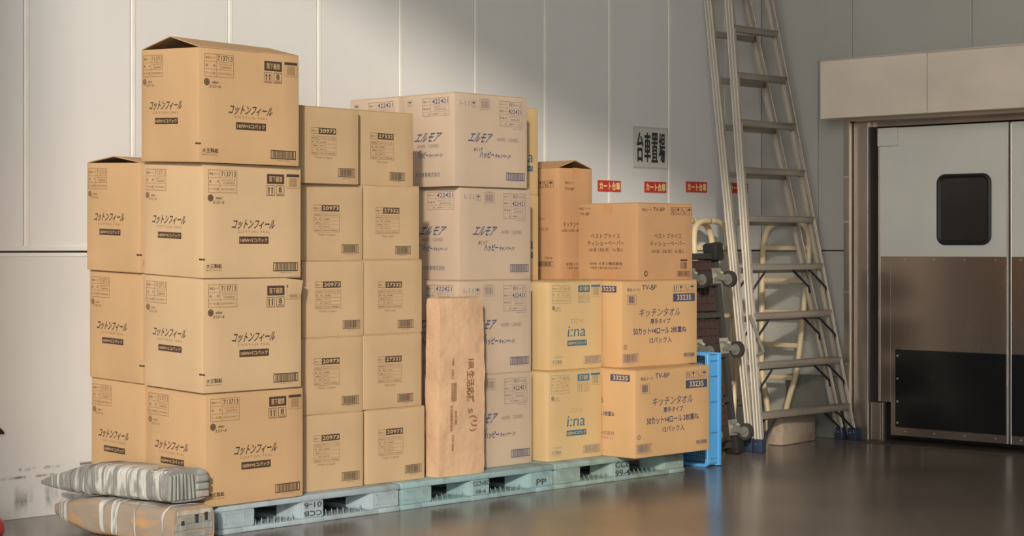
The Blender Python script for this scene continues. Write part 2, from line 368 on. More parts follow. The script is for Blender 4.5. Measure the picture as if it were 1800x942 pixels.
def pr_A_left():
    p = Print(DA[1], DA[2]); a, l, c = 'inkA', 'inkAl', 'cardA'
    p_table(p, 0.035, 0.06, 0.39, 0.25, 0.18, [('商品コード', '713713', True), ('品　　名', ('コットンフィール', 'TS160W5P20'), False), ('ケース入数', '5コパック×10イン', False)], l, l)
    logo(p, 0.03, 0.265, 0.034, l, l)
    p.T('コットンフィール', 0.14, 0.465, 0.74, 0.545, a, 0.012, 0.06)
    p.T('COTTON FEEL', 0.22, 0.56, 0.66, 0.578, l, 0, sp=1.3)
    p.R(0.25, 0.615, 0.65, 0.67, a); p.T('160W×5コパック', 0.265, 0.626, 0.635, 0.659, c, 0.018, layer=1)
    p.R(0.94, 0.83, 1.0, 0.845, a)
    return p
def pr_CD(w, h, num, u0, u1, us, v0, bu0, bu1, bv0, bv1, mark=(0.27, 0.55)):
    p = Print(w, h); a, l, c = 'inkA', 'inkAl', 'cardC'
    p.Fr(u0, v0, u1, v0+0.082, 0.0022, l); p.T('商品コード', u0+0.012, v0+0.03, us-0.012, v0+0.055, l, 0.01)
    p.R(us, v0, u1, v0+0.082, a); p.T(num, us+0.015, v0+0.015, u1-0.015, v0+0.067, c, 0.03, layer=1, sp=1.1)
    p_table(p, u0, v0+0.11, u1, v0+0.355, us, [('商品名', 'ネピアテシュ 200', False), ('規　格', '200組', False), ('色', 'ホワイト', False), ('入　数', '60コ', False), ('製造元', '王子ネピア株式会社', False)], l, l, 0.0016)
    p.T('Made in Japan', mark[0], v0+0.372, mark[1], v0+0.408, l, 0.0)
    p.code(bu0, bv0, bu1, bv1, a, a, 0.0028, 11, 26)
    return p
def pr_E_front():
    p = Print(DE[0], DE[2]); a, l = 'inkE', 'inkEl'
    p.T('I-11', 0.07, 0.085, 0.195, 0.135, l, 0.0, sp=1.15); p.umbrella(0.225, 0.08, 0.285, 0.15, a, l)
    p.Fr(0.335, 0.06, 0.485, 0.17, 0.0018, l); p.bars(0.352, 0.075, 0.468, 0.152, l, 9, 14); p.T('T-4902011', 0.36, 0.045, 0.46, 0.056, l)
    p_table(p, 0.605, 0.06, 0.925, 0.335, 0.715, [('JANコード', '#', False), ('商品コード', '422421', True), ('商 品 名', ('エルモアティシュー', '200W'), False), ('入　　数', '5個ポリ 12入', False)], l, a, hs=[0.26, 0.26, 0.28, 0.20])
    p.T('MADE IN JAPAN', 0.79, 0.35, 0.925, 0.363, l, 0.01)
    p.T('エルモア', 0.17, 0.42, 0.52, 0.525, a, 0.012, 0.16); p.T('400枚（200組）', 0.565, 0.455, 0.87, 0.505, l, 0.0)
    p.T('めくって', 0.25, 0.575, 0.38, 0.622, a, 0.012, 0.1); p.T('ハッピー', 0.33, 0.615, 0.535, 0.69, a, 0.022, 0.05); p.T('キャンペーン!', 0.54, 0.635, 0.765, 0.685, a, 0.02, 0.05)
    p.code(0.70, 0.835, 0.965, 0.92, a, 'inkG', seed=13)
    return p
def pr_E_left():
    p = Print(DE[1], DE[2]); a, l = 'inkE', 'inkEl'
    p.umbrella(0.09, 0.06, 0.18, 0.125, a, l)
    p_table(p, 0.385, 0.05, 0.905, 0.245, 0.55, [('商品コード', '422421', True), ('商 品 名', ('エルモアティシュー', '200W'), False), ('入　　数', '5個ポリ 12入', False)], l, a, hs=[0.38, 0.38, 0.24])
    p.T('エルモア', 0.21, 0.42, 0.78, 0.52, a, 0.012, 0.16); p.T('400枚（200組）', 0.28, 0.54, 0.71, 0.585, l, 0.0)
    p.T('めくって', 0.17, 0.60, 0.37, 0.645, a, 0.012, 0.1); p.T('ハッピー', 0.30, 0.625, 0.50, 0.695, a, 0.022, 0.05); p.T('キャンペーン!', 0.51, 0.645, 0.78, 0.69, a, 0.02, 0.05)
    p.T('カミ商事株式会社', 0.25, 0.845, 0.73, 0.895, a, 0.0)
    return p
def pr_F_front(w=None):
    w = w or DF[0]; p = Print(w, DF[2]); a, l, c = 'inkF', 'inkFl', 'cardF'
    p_table(p, 0.05, 0.045, 0.39, 0.25, 0.185, [('商品コード', '713616', True), ('品　　名', ('エリエール イーナ', 'ティシュー 150W'), False), ('ケース入数', '5コパック×12', False)], l, l, 0.0018)
    logo(p, 0.05, 0.275, 0.028, 'inkEl', l)
    p.T('エリエール', 0.385, 0.425, 0.645, 0.475, l, 0.0, 0.1); p.T('i:na', 0.335, 0.51, 0.69, 0.63, a, 0.0, 0.05)
    p.R(0.33, 0.672, 0.70, 0.735, a); p.T('150W×5コパック', 0.345, 0.683, 0.685, 0.724, c, 0.016, layer=1)
    p.R(0.54, 0.048, 0.76, 0.125, a); p.T('落下厳禁', 0.565, 0.06, 0.735, 0.113, c, 0.014, layer=1)
    p.arrows(0.535, 0.142, 0.64, 0.245, l); p.Fr(0.655, 0.142, 0.76, 0.245, 0.002, l); p.T('10', 0.675, 0.158, 0.74, 0.215, l, 0.0); p.H(0.67, 0.745, 0.225, 0.0016, l)
    p.Fr(0.79, 0.045, 0.965, 0.18, 0.0016, l); p.R(0.79, 0.045, 0.965, 0.068, a); p.bars(0.82, 0.075, 0.935, 0.165, l, 8, 12)
    p.code(0.65, 0.86, 0.97, 0.945, a, 'inkEl', 0.0022, seed=17)
    p.T('大王製紙', 0.055, 0.885, 0.235, 0.93, a, 0.0); p.T('T15030012', 0.08, 0.845, 0.26, 0.865, l); p.T('MADE IN JAPAN', 0.055, 0.94, 0.235, 0.952, l)
    return p
def pr_F_side():
    w = DF[1]; p = Print(w, DF[2]); a, l, c = 'inkF', 'inkFl', 'cardF'
    p.T('i:na', 0.30, 0.51, 0.86, 0.63, a, 0.0, 0.05); p.R(0.24, 0.672, 0.83, 0.735, a); p.T('150W×5コパック', 0.26, 0.683, 0.81, 0.724, c, 0.016, layer=1)
    return p
def icons4(p, u0, v0, u1, v1, m, l):
    k = (u1-u0)/4; g = k*0.12
    p.arrows(u0, v0, u0+k-g, v1, m, l); p.glass(u0+k, v0, u0+2*k-g, v1, m, l); p.nohook(u0+2*k, v0, u0+3*k-g, v1, l, l); p.umbrella(u0+3*k, v0, u1, v1, m, l)
def pr_G_front():
    p = Print(DG[0], DG[2]); a, l, c = 'inkG', 'inkGl', 'cardF'
    p.T('商品コード:', 0.07, 0.085, 0.235, 0.125, a, 0.008); p.T('TV-BP', 0.26, 0.052, 0.45, 0.11, a, 0.012)
    icons4(p, 0.67, 0.055, 0.968, 0.14, 'inkG', l)
    p.R(0.67, 0.16, 0.968, 0.255, a); p.T('33235', 0.72, 0.175, 0.918, 0.24, c, 0.02, layer=1)
    p.Fr(0.065, 0.165, 0.185, 0.275, 0.0022, l); p.bars(0.088, 0.178, 0.162, 0.258, a, 19, 10)
    p.T('キッチンタオル', 0.215, 0.325, 0.775, 0.425, a, 0.004, 0.03); p.T('厚手タイプ', 0.365, 0.447, 0.632, 0.512, a, 0.01)
    p.T('50カット×4ロール', 0.145, 0.548, 0.615, 0.632, a, 0.014); p.T('2枚重ね', 0.635, 0.548, 0.85, 0.622, a, 0.014); p.T('12パック入', 0.355, 0.665, 0.65, 0.735, a, 0.01)
    p.C(0.045, 0.765, 0.014, l, r0=0.010); p.T('C', 0.034, 0.748, 0.056, 0.782, l, 0.02)
    p.code(0.015, 0.845, 0.21, 0.945, a, a, 0.002, seed=23, n=20); p.code(0.815, 0.87, 0.965, 0.915, l, a, 0.0016, seed=24, n=18, pad=0.04)
    return p
def pr_G_left():
    p = Print(DG[1], DG[2]); a, l, c = 'inkG', 'inkGl', 'cardF'
    p.R(0.59, 0.06, 0.91, 0.135, a); p.T('33235', 0.63, 0.072, 0.88, 0.122, c, 0.02, layer=1)
    p.T('キッチンタオル', 0.0+0.02, 0.33, 0.49, 0.40, a, 0.004, 0.03); p.T('50カット×4ロール 2枚重ね', 0.02, 0.485, 0.66, 0.54, a, 0.012)
    p.T('イオン株式会社', 0.2, 0.71, 0.66, 0.755, l, 0.01); p.T('千葉県千葉市美浜区1-5-1', 0.1, 0.775, 0.66, 0.80, l, 0.0)
    return p
def pr_H2_front(D):
    p = Print(D[0], D[2]); a = 'inkH'
    p.T('商品コード:', 0.07, 0.075, 0.25, 0.11, a, 0.008); p.T('TV-BP', 0.27, 0.06, 0.48, 0.108, a, 0.012); icons4(p, 0.59, 0.05, 0.985, 0.15, a, a)
    p.T('ベストプライス', 0.28, 0.395, 0.79, 0.46, a, 0.006); p.T('ティシューペーパー', 0.21, 0.495, 0.86, 0.56, a, 0.006); p.T('150 組（300 枚）/16 個入', 0.24, 0.60, 0.84, 0.655, a, 0.004)
    p.R(0.77, 0.735, 0.905, 0.76, a); p.bars(0.775, 0.77, 0.9, 0.86, a, 31, 10); p.code(0.70, 0.885, 0.965, 0.96, a, a, 0.0018, seed=32, n=20, caption=False)
    p.C(0.14, 0.915, 0.017, a, r0=0.0135); p.T('C', 0.115, 0.89, 0.16, 0.94, a, 0.02)
    return p
def pr_H2_left(D):
    p = Print(D[1], D[2]); a = 'inkH'
    p.T('商品コード:', 0.02, 0.05, 0.22, 0.085, a, 0.006); p.T('TV-BP', 0.025, 0.12, 0.20, 0.155, a, 0.012)
    p.T('ベストプライス', 0.22, 0.395, 0.71, 0.46, a, 0.006); p.T('ティシューペーパー', 0.16, 0.49, 0.78, 0.555, a, 0.006); p.T('150 組（300 枚）/16 個入', 0.18, 0.58, 0.76, 0.635, a, 0.004)
    p.T('販売者', 0.2, 0.775, 0.32, 0.805, a, 0.004); p.T('イオン株式会社', 0.35, 0.765, 0.75, 0.81, a, 0.012); p.T('千葉県千葉市美浜区中瀬1-5-1', 0.2, 0.83, 0.75, 0.86, a, 0.0)
    return p
def pr_H1_front(D):
    p = Print(D[0], D[2]); a = 'inkH'
    p.T('商品コード:', 0.17, 0.125, 0.47, 0.15, a, 0.006); p.T('TV-BP', 0.17, 0.18, 0.45, 0.205, a, 0.012)
    p.T('キッチンペーパー', 0.12, 0.485, 0.90, 0.53, a, 0.008); p.T('60組(120枚) 4袋パック入', 0.08, 0.55, 0.9, 0.58, a, 0.0)
    p.T('販売者 イオン株式会社', 0.22, 0.85, 0.85, 0.88, a, 0.004); p.T('千葉県千葉市美浜区', 0.22, 0.89, 0.8, 0.91, a, 0.0)
    return p
def pr_H1_left(D):
    p = Print(D[1], D[2]); a = 'inkH'
    icons4(p, 0.52, 0.12, 0.90, 0.18, a, a); p.T('キッチンペーパー', 0.2, 0.44, 0.74, 0.48, a, 0.006); p.T('4パック入り', 0.40, 0.535, 0.80, 0.57, a, 0.004)
    p.T('0120-00', 0.74, 0.8, 0.88, 0.82, a, 0.01); p.code(0.52, 0.84, 0.90, 0.885, a, a, 0.0018, seed=41, n=24, caption=False)
    return p

# ------------------------------------------------------------------ cartons
def carton_body(dims, mt, root, bulge=0.0025, shear=0.0, dent=None, open_top=False):
    w, d, h = dims; bm = bmesh.new(); hb = h-0.0045; n = 6
    def sheet(fn, rev=False):
        g = [[bm.verts.new(fn(i/n, j/n)) for j in range(n+1)] for i in range(n+1)]
        for i in range(n):
            for j in range(n):
                q = (g[i][j], g[i+1][j], g[i+1][j+1], g[i][j+1]); bm.faces.new(q[::-1] if rev else q)
    B = lambda u, v: bulge*(1-(2*u-1)**2)*(1-(2*v-1)**2)
    sheet(lambda u, v: (-w/2+u*w, -d/2-B(u, v), v*hb)); sheet(lambda u, v: (-w/2+u*w, d/2+B(u, v), v*hb), True)
    sheet(lambda u, v: (-w/2-B(u, v), -d/2+u*d, v*hb), True); sheet(lambda u, v: (w/2+B(u, v), -d/2+u*d, v*hb))
    sheet(lambda u, v: (-w/2+u*w, -d/2+v*d, 0), True)
    sheet(lambda u, v: (-w/2+u*w, -d/2+v*d, hb))
    bmesh.ops.remove_doubles(bm, verts=bm.verts, dist=1e-5)
    E = [e for e in bm.edges if len(e.link_faces) == 2 and e.calc_face_angle() > 1.2]
    bmesh.ops.bevel(bm, geom=E, offset=0.0042, segments=2, affect='EDGES', profile=0.6)
    if open_top:   # hollow: the top is pushed down inside the walls
        bmesh.ops.recalc_face_normals(bm, faces=bm.faces)
        T = [f for f in bm.faces if f.normal.z > 0.99 and f.calc_center_median().z > hb-0.001]
        bmesh.ops.inset_region(bm, faces=T, thickness=0.003, use_even_offset=True)
        for v in {v for f in T for v in f.verts}: v.co.z -= 0.16
    for v in bm.verts:
        if dent and (v.co-Vector(dent[0])).length < dent[1]:
            k = 1-(v.co-Vector(dent[0])).length/dent[1]; v.co += Vector(dent[2])*k
        v.co.z += shear*(v.co.y+d/2)
    return done('body', bm, mt, root, smooth=True, sharp=18)
def flap_mesh(L, Wd, th=0.0045):
    bm = bmesh.new(); bx(bm, 0, L, 0, Wd, 0, th, bev=0.0012, seg=1); return bm
def carton_top(dims, mt, root, shear=0.0, gable=0.0, axis='x', gap=0.003):
    """two major flaps; flat (closed) or sprung up into a ridge; axis = the ridge's direction"""
    w, d, h = dims
    for s in (0, 1):
        if axis == 'x':
            bm = flap_mesh(w-0.004, d/2-gap if not gable else math.hypot(d/2, gable)-0.002)
            ang = math.atan2(gable, d/2)
            mtx = Matrix.Translation((-w/2+0.002, -d/2+0.0015, h-0.0045)) @ Matrix.Rotation(ang, 4, 'X') if s == 0 else \
                Matrix.Translation((w/2-0.002, d/2-0.0015, h-0.0045)) @ Matrix.Rotation(PI, 4, 'Z') @ Matrix.Rotation(ang, 4, 'X')
        else:
            bm = flap_mesh(d-0.004, w/2-gap if not gable else math.hypot(w/2, gable)-0.002)
            ang = math.atan2(gable, w/2)
            mtx = Matrix.Translation((-w/2+0.0015, d/2-0.002, h-0.0045)) @ Matrix.Rotation(-PI/2, 4, 'Z') @ Matrix.Rotation(ang, 4, 'X') if s == 0 else \
                Matrix.Translation((w/2-0.0015, -d/2+0.002, h-0.0045)) @ Matrix.Rotation(PI/2, 4, 'Z') @ Matrix.Rotation(ang, 4, 'X')
        bmesh.ops.transform(bm, matrix=mtx, verts=bm.verts)
        for v in bm.verts:
            v.co.z += shear*(v.co.y+d/2)
            if gable and axis == 'x': v.co.z -= 0.35*max(0, v.co.z-h)*max(0, v.co.x/w)     # ridge sags at one end
        done('flap', bm, mt, root)
    if gable:   # inner minor flaps tucked below the ridge
        for s in (-1, 1):
            bm = bmesh.new()
            if axis == 'x': bx(bm, s*w/2-(0.004 if s > 0 else 0), s*w/2+(0.004 if s < 0 else 0), -d/2+0.01, d/2-0.01, h-0.02, h-0.004)
            else: bx(bm, -w/2+0.01, w/2-0.01, s*d/2-(0.004 if s > 0 else 0), s*d/2+(0.004 if s < 0 else 0), h-0.02, h-0.004)
            for v in bm.verts: v.co.z += shear*(v.co.y+d/2); v.co.x *= 0.985; v.co.y *= 0.985
            done('inner_flap', bm, mt, root)
def seam_tape(dims, root, face='left', u0=0.42, u1=0.58, drop=0.13, bottom=True, mt='tape'):
    p = Print(dims[1] if face == 'left' else dims[0], dims[2])
    p.R(u0, 0.002, u1, drop, mt)
    if bottom: p.R(u0, 1-drop, u1, 0.998, mt)
    return p.obj('tape', face, dims, root, 0.0025, eps=0.0006)
def place(o, x, y, z, r, dims):
    """x, y = the near left front corner on the ground plan"""
    r = math.radians(r); c, s = math.cos(r), math.sin(r); a, b = dims[0]/2, dims[1]/2
    o.location = (x+a*c-b*s, y+a*s+b*c, z); o.rotation_euler = (0, 0, r); return o
def carton(dims, mt, front=None, left=None, shear=0.0, gable=0.0, axis='x', dent=None):
    root = empty('cardboard_box')
    carton_body(dims, mt, root, shear=shear, dent=dent, open_top=gable > 0)
    carton_top(dims, mt, root, shear, gable, axis)
    if front: front.obj('printed_front', 'front', dims, root, 0.0025, shear)
    if left: left.obj('printed_side', 'left', dims, root, 0.0025, shear)
    return root
PZ = 0.134           # pallet height
SH = 0.040
GA = 'cotton tissue cartons in the leftmost stack'
pa_f, pa_l = pr_A_front(), pr_A_left()
a_std = carton(DA, 'cardA_sunlit', pa_f, pa_l, SH)
a_open = carton(DA, 'cardA', pa_f, pa_l, SH, gable=0.052)
a_dent = carton(DA, 'cardA_sunlit', pa_f, pa_l, SH, dent=((DA[0]/2, -DA[1]/2, DA[2]), 0.05, (0.008, -0.008, -0.012)))
zA = [PZ+DA[2]*i for i in range(4)]
place(a_open, 4.966, 6.647, zA[3]+0.001, 0.2, DA); tag(a_open, 'tan carton highest of all, its top flaps sprung up into an open ridge', 'box', GA)
place(a_std, 5.006, 6.672, zA[2], 1.2, DA); tag(a_std, 'tan carton directly under the ridge-topped carton, its end face palest', 'box', GA)
place(a_dent, 5.014, 6.682, zA[1], 0.9, DA); tag(a_dent, 'tan carton with a crumpled upper right corner in the leftmost tall stack', 'box', GA)
GB = 'cotton tissue cartons of the shorter stack at far left'
b_open = carton(DA, 'cardA', pa_f, pa_l, 0.03, gable=0.028)
b_std = carton(DA, 'cardA', pa_f, pa_l, 0.03)
o = copy_tree(b_std); place(o, 5.04, 6.70, zA[0], 1.0, DA); tag(o, 'bottom tan carton of the leftmost tall stack, behind the grey wrapped bundle', 'box', GA)
place(b_open, 5.0, 7.135, zA[2]+0.019, 0, DA); tag(b_open, 'top tan carton of the shorter stack at far left, flaps slightly raised', 'box', GB)
place(b_std, 5.022, 7.145, zA[1]+0.019, 0, DA); tag(b_std, 'middle tan carton of the three at far left against the wall', 'box', GB)
o = copy_tree(b_std); place(o, 5.035, 7.15, zA[0]+0.019, 0, DA); tag(o, 'lowest tan carton of the three at far left, above the wrapped bundles', 'box', GB)

c_std = carton(DC, 'cardC', pr_CD(DC[0], DC[2], '20973', 0.2, 0.615, 0.325, 0.275, 0.65, 0.935, 0.79, 0.905))
d_std = carton(DD, 'cardC', pr_CD(DD[0], DD[2], '27332', 0.24, 0.645, 0.365, 0.30, 0.575, 0.845, 0.82, 0.93, (0.35, 0.54)))
GC = 'cartons coded 20973'; GD = 'cartons coded 27332'
ord_ = ['top', 'second from the top', 'middle', 'second from the bottom', 'bottom']
cx = [(5.622, 6.762, 1.5), (5.668, 6.80, -0.6), (5.668, 6.79, -0.5), (5.657, 6.785, -0.3), (5.658, 6.79, -1.6)]
for i, (x, y, r) in enumerate(cx):
    o = c_std if i == 0 else copy_tree(c_std); place(o, x, y, PZ+(4-i)*DC[2], r, DC)
    tag(o, f'small tan carton coded 20973, {ord_[i]} of the column beside the leftmost stack', 'box', GC)
dx = [(6.035, 6.825, 1.2), (6.061, 6.818, -0.3), (6.058, 6.797, -0.5), (6.047, 6.787, -0.4)]
for i, (x, y, r) in enumerate(dx):
    o = d_std if i == 0 else copy_tree(d_std); place(o, x, y, PZ+0.3635+(3-i)*DD[2], r, DD)
    tag(o, f'small tan carton coded 27332, {["topmost","second","third","lowest"][i]} of its four, beside the 20973 column', 'box', GD)
o = copy_tree(c_std); place(o, 6.068, 6.788, PZ, -1.2, DC); tag(o, 'small tan carton coded 20973 under the four coded 27332, right beside the paper sack', 'box', GC)

GE = 'greyish tissue cartons coded 422421'
e_std = carton(DE, 'cardE', pr_E_front(), pr_E_left())
ex = [(6.811, 6.937, 3, -0.4), (6.862, 6.953, 2, 0.2), (6.777, 6.874, 1, -0.2), (6.773, 6.862, 0, 0)]
lab = ['greyish beige carton coded 422421 at the top of its stack, front and end both showing', 'greyish beige carton coded 422421, second from the top, wholly clear of the paper sack',
       'greyish beige carton coded 422421 behind the top of the paper sack', 'bottom greyish beige carton coded 422421 behind the lower half of the paper sack']
for i, (x, y, l, r) in enumerate(ex):
    o = e_std if i == 0 else copy_tree(e_std); place(o, x, y, PZ+l*DE[2], r, DE); tag(o, lab[i], 'box', GE)
for l in (3, 2, 1, 0):
    o = copy_tree(e_std); place(o, 6.811, 7.36, PZ+l*DE[2], 0, DE)
    tag(o, 'greyish beige carton at the back left, only its upper end showing over the 27332 carton' if l == 3 else 'greyish beige carton hidden in the back row of its stack', 'box', GE if l == 3 else 'hidden back row cartons')

GF = 'straw cartons with a teal print'
pf = pr_F_front()
f_std = carton(DF, 'cardF', pf, None)
f_side = carton((DF[1], DF[0], DF[2]), 'cardF', pr_F_side(), None)
place(f_std, 7.478, 6.885, PZ+DF[2], -0.6, DF); tag(f_std, 'straw coloured carton with teal lettering, upper of the two on the third pallet', 'box', GF)
o = copy_tree(f_std); place(o, 7.395, 6.815, PZ, -0.6, DF); tag(o, 'straw coloured carton with teal lettering standing on the third pallet', 'box', GF)
for l in (0, 1):
    o = copy_tree(f_std); place(o, 7.40, 7.19, PZ+l*DF[2], 0, DF); tag(o, 'straw coloured carton hidden behind the two with teal lettering', 'box', 'hidden straw cartons')
FS = (DF[1], DF[0], DF[2])
place(f_side, 7.424, 7.165, PZ+2*DF[2], 0, FS); tag(f_side, 'straw carton turned end on, lower of two peeping out right of the 422421 stack', 'box', GF)
o = copy_tree(f_side); place(o, 7.424, 7.165, PZ+3*DF[2], 0.5, FS); tag(o, 'straw carton turned end on at the very top, peeping out right of the 422421 stack', 'box', GF)

g_std = carton(DG, 'cardG', pr_G_front(), pr_G_left())
place(g_std, 7.933, 6.757, PZ+DG[2], -1.8, DG); tag(g_std, 'ochre carton with blue 33235 block, upper of two at the right end', 'box', 'ochre cartons with 33235 block')
o = copy_tree(g_std); place(o, 7.836, 6.577, PZ, -0.3, DG); tag(o, 'ochre carton with blue 33235 block overhanging the third pallet', 'box', 'ochre cartons with 33235 block')

for l in (0, 1):
    o = copy_tree(g_std); place(o, 7.90, 7.225, PZ+l*DG[2], 0, DG); tag(o, 'ochre carton hidden in the back row under the tall narrow carton', 'box', 'hidden ochre cartons')
DH2 = (0.485, 0.455, 0.440); DH1 = (0.292, 0.42, 0.652)
h2 = carton(DH2, 'cardH', pr_H2_front(DH2), pr_H2_left(DH2)); seam_tape(DH2, h2, 'left', 0.42, 0.585)
place(h2, 8.13, 6.805, PZ+2*DG[2], -0.7, DH2); tag(h2, 'orange brown taped tissue carton on top of the right end stack', 'box')
h1 = carton(DH1, 'cardH', pr_H1_front(DH1), pr_H1_left(DH1), gable=0.045, axis='y'); seam_tape(DH1, h1, 'front', 0.4, 0.62, 0.09)
place(h1, 8.040, 7.325, PZ+2*DG[2], 0.3, DH1); tag(h1, 'tall narrow reddish brown carton with lifted flaps behind the orange one', 'box')

# ------------------------------------------------------------------ paper sack
def sack():
    root = empty('paper_sack', (6.672, 6.79, PZ)); w, d, h = 0.315, 0.10, 0.893; bm = bmesh.new(); nz, nx, ny = 26, 8, 3
    rr = random.Random(5); rings = []
    def off(t, a): return 0.007*math.sin(9*t+2.2*a)+0.005*math.sin(27*t+5*a)+0.004*math.sin(47*t-7*a)+0.011*math.exp(-((t-0.40)/0.05)**2)*math.sin(8*a)
    per = [(-0.5+i/nx, -0.5) for i in range(nx)]+[(0.5, -0.5+i/ny) for i in range(ny)]+[(0.5-i/nx, 0.5) for i in range(nx)]+[(-0.5, 0.5-i/ny) for i in range(ny)]
    for k in range(nz+1):
        t = k/nz; ring = []; z = t*h; sx = w*(1+0.025*math.sin(PI*(1-t)*0.8))*(1-0.03*t); sy = d*(1-0.10*abs(2*t-1)**3)
        for i, (a, b) in enumerate(per):
            bul = 0.006*(1-(2*a)**2) if abs(b) == 0.5 else 0
            o = off(t, a*3+b)*(0.55 if abs(b) == 0.5 else 0.6)
            x = a*sx+(math.copysign(1, a)*abs(o)*0.5 if abs(a) == 0.5 else 0); y = b*sy+(math.copysign(1, b)*(bul+o*0.6) if abs(b) == 0.5 else 0)
            ring.append(bm.verts.new((x, y, z)))
        rings.append(ring)
    n = len(per)
    for A, B in zip(rings, rings[1:]):
        for i in range(n): bm.faces.new((A[i], A[(i+1) % n], B[(i+1) % n], B[i]))
    bm.faces.new(rings[0][::-1]); bm.faces.new(rings[-1])
    bmesh.ops.recalc_face_normals(bm, faces=bm.faces)
    body = done('body', bm, 'kraft', root, smooth=True, sharp=50)
    # folded end flap on top
    bm = bmesh.new(); bx(bm, -w/2+0.02, w/2-0.01, -d/2+0.004, d/2-0.01, h-0.001, h+0.006, bev=0.002)
    for v in bm.verts:
        if v.co.z > h+0.001: v.co.z += 0.006*math.sin(v.co.x*16+1)
    done('folded_flap', bm, 'kraft', root)
    p = Print(w, h); m = 'kraftink'
    p.T('18R', 0.60, 0.345, 0.73, 0.40, m, 0.0, rot=True); p.T('生活応援', 0.56, 0.41, 0.74, 0.595, m, 0.03, rot=True); p.T('S', 0.60, 0.625, 0.70, 0.65, m, 0, rot=True); p.T('(リ)', 0.62, 0.665, 0.80, 0.755, m, 0.01, rot=True)
    p.T('包装材', 0.24, 0.335, 0.29, 0.375, m, 0.02, rot=True); p.T('1057', 0.23, 0.40, 0.28, 0.455, m, 0, rot=True)
    for i in range(16): p.R(0.22, 0.475+i*0.0066, 0.34, 0.478+i*0.0066, m)
    p.T('生活用紙株式会社', 0.20, 0.60, 0.26, 0.745, m, 0.02, rot=True); p.T('茨城県土浦市', 0.30, 0.63, 0.35, 0.71, m, 0.02, rot=True); p.T('7291000', 0.23, 0.765, 0.28, 0.855, m, 0, rot=True)
    po_ = p.obj('printed_front', 'front', (w, d, h), root, 0.006, eps=0.007)
    tag(root, 'tall crinkled brown paper sack standing on the middle pallet', 'sack')
sack()

# ------------------------------------------------------------------ pallets
def pallet(x0, mt, prints, label, y0=6.72, dz=0):
    root = empty('plastic_pallet', (x0+0.55, y0+0.55, 0)); w = 1.098/2; h = PZ-0.001
    bm = bmesh.new(); bx(bm, -w, w, -w, w, h-0.030, h, bev=0.006); done('top_deck', bm, mt, root, True, 30)
    # bottom deck: perimeter frame + cross bars
    bm = bmesh.new()
    for a in (-w, -0.07, w-0.14): bx(bm, a, a+0.14, -w, w, 0.0, 0.024, bev=0.004)
    done('bottom_deck', bm, mt, root, True, 30)
    bm = bmesh.new()
    for a in (-w, -0.07, w-0.14): bx(bm, -w+0.01, w-0.01, a+0.001, a+0.139, 0.001, 0.023, bev=0.003)
    done('bottom_deck', bm, mt, root, True, 30)
    def block(xc, yc, bw, front):
        """corner and centre legs: a tapered shell, narrower at the front lip"""
        b = bmesh.new(); z0, z1 = 0.022, h-0.028; k = 0.03 if front else 0
        d0, d1 = yc-0.08, yc+0.08
        pts = [(xc-bw/2, d0), (xc+bw/2, d0), (xc+bw/2+(k if xc < 0.3 else 0), d1), (xc-bw/2-(k if xc > -0.3 else 0), d1)]
        lo = [b.verts.new((x, y, z0)) for x, y in pts]; hi = [b.verts.new((x, y, z1)) for x, y in pts]
        b.faces.new(lo[::-1]); b.faces.new(hi)
        for i in range(4): b.faces.new((lo[i], lo[(i+1) % 4], hi[(i+1) % 4], hi[i]))
        bmesh.ops.bevel(b, geom=list(b.edges), offset=0.006, segments=2, affect='EDGES')
        done('block', b, mt, root, True, 30)
    for yc in (-w+0.081, 0, w-0.081):
        fr = yc < -0.1
        block(-w+0.105, yc, 0.20, fr); block(0.0, yc, 0.13, fr); block(w-0.095, yc, 0.18, fr)
    # saw-tooth stiffeners seen in the fork pockets
    for s in (-1, 1):
        bm = bmesh.new(); xa = -0.345 if s < 0 else 0.075
        for k in range(7):
            x = xa+k*0.036+0.01
            v = [bm.verts.new(q) for q in ((x, -w+0.01, 0.022), (x+0.03, -w+0.05, 0.022), (x+0.03, -w+0.05, 0.046), (x, -w+0.01, 0.026), (x+0.004, -w+0.008, 0.022), (x+0.034, -w+0.048, 0.022), (x+0.034, -w+0.048, 0.046), (x+0.004, -w+0.008, 0.026))]
            for q in ((0, 1, 2, 3), (4, 7, 6, 5), (0, 3, 7, 4), (3, 2, 6, 7), (1, 5, 6, 2)): bm.faces.new([v[i] for i in q])
        o = done('stiffener_rib', bm, mt, root); o['kind'] = 'stuff'
    # recessed grip outline on the front legs
    bm = bmesh.new()
    for xa in (-w+0.035, w-0.155): 
        for q in ((xa, xa+0.11, 0.09, 0.093), (xa, xa+0.11, 0.045, 0.048), (xa, xa+0.003, 0.045, 0.093), (xa+0.107, xa+0.11, 0.045, 0.093)):
            bx(bm, q[0], q[1], -w-0.0012, -w+0.002, q[2], q[3])
    done('moulded_ridge', bm, mt, root)['kind'] = 'stuff'
    bm2 = bmesh.new(); bx(bm2, -0.3, 0.3, -w-0.0008, -w+0.002, h-0.0195, h-0.017); done('moulded_ridge', bm2, mt, root)
    for (txt, u0, v0, u1, v1, flip) in prints:
        p = Print(2*w, h); p.T(txt, 0, 0, 1, 1, 'palletink', 0.012)
        V = [((1-u if flip else u)*(u1-u0)+u0, (1-v if flip else v)*(v1-v0)+v0, l) for u, v, l in p.V]
        p.V = V; p.obj('stencilled_code', 'front', (2*w, 2*w, h), root, 0, eps=0.0016)
    tag(root, label, 'pallet', 'row of plastic pallets under the cartons')
pallet(5.128, 'palletA', [('01-6', 0.449, 0.27, 0.545, 0.46, True), ('CCB', 0.449, 0.57, 0.545, 0.75, True)], 'grey blue plastic pallet at the left end, code printed upside down')
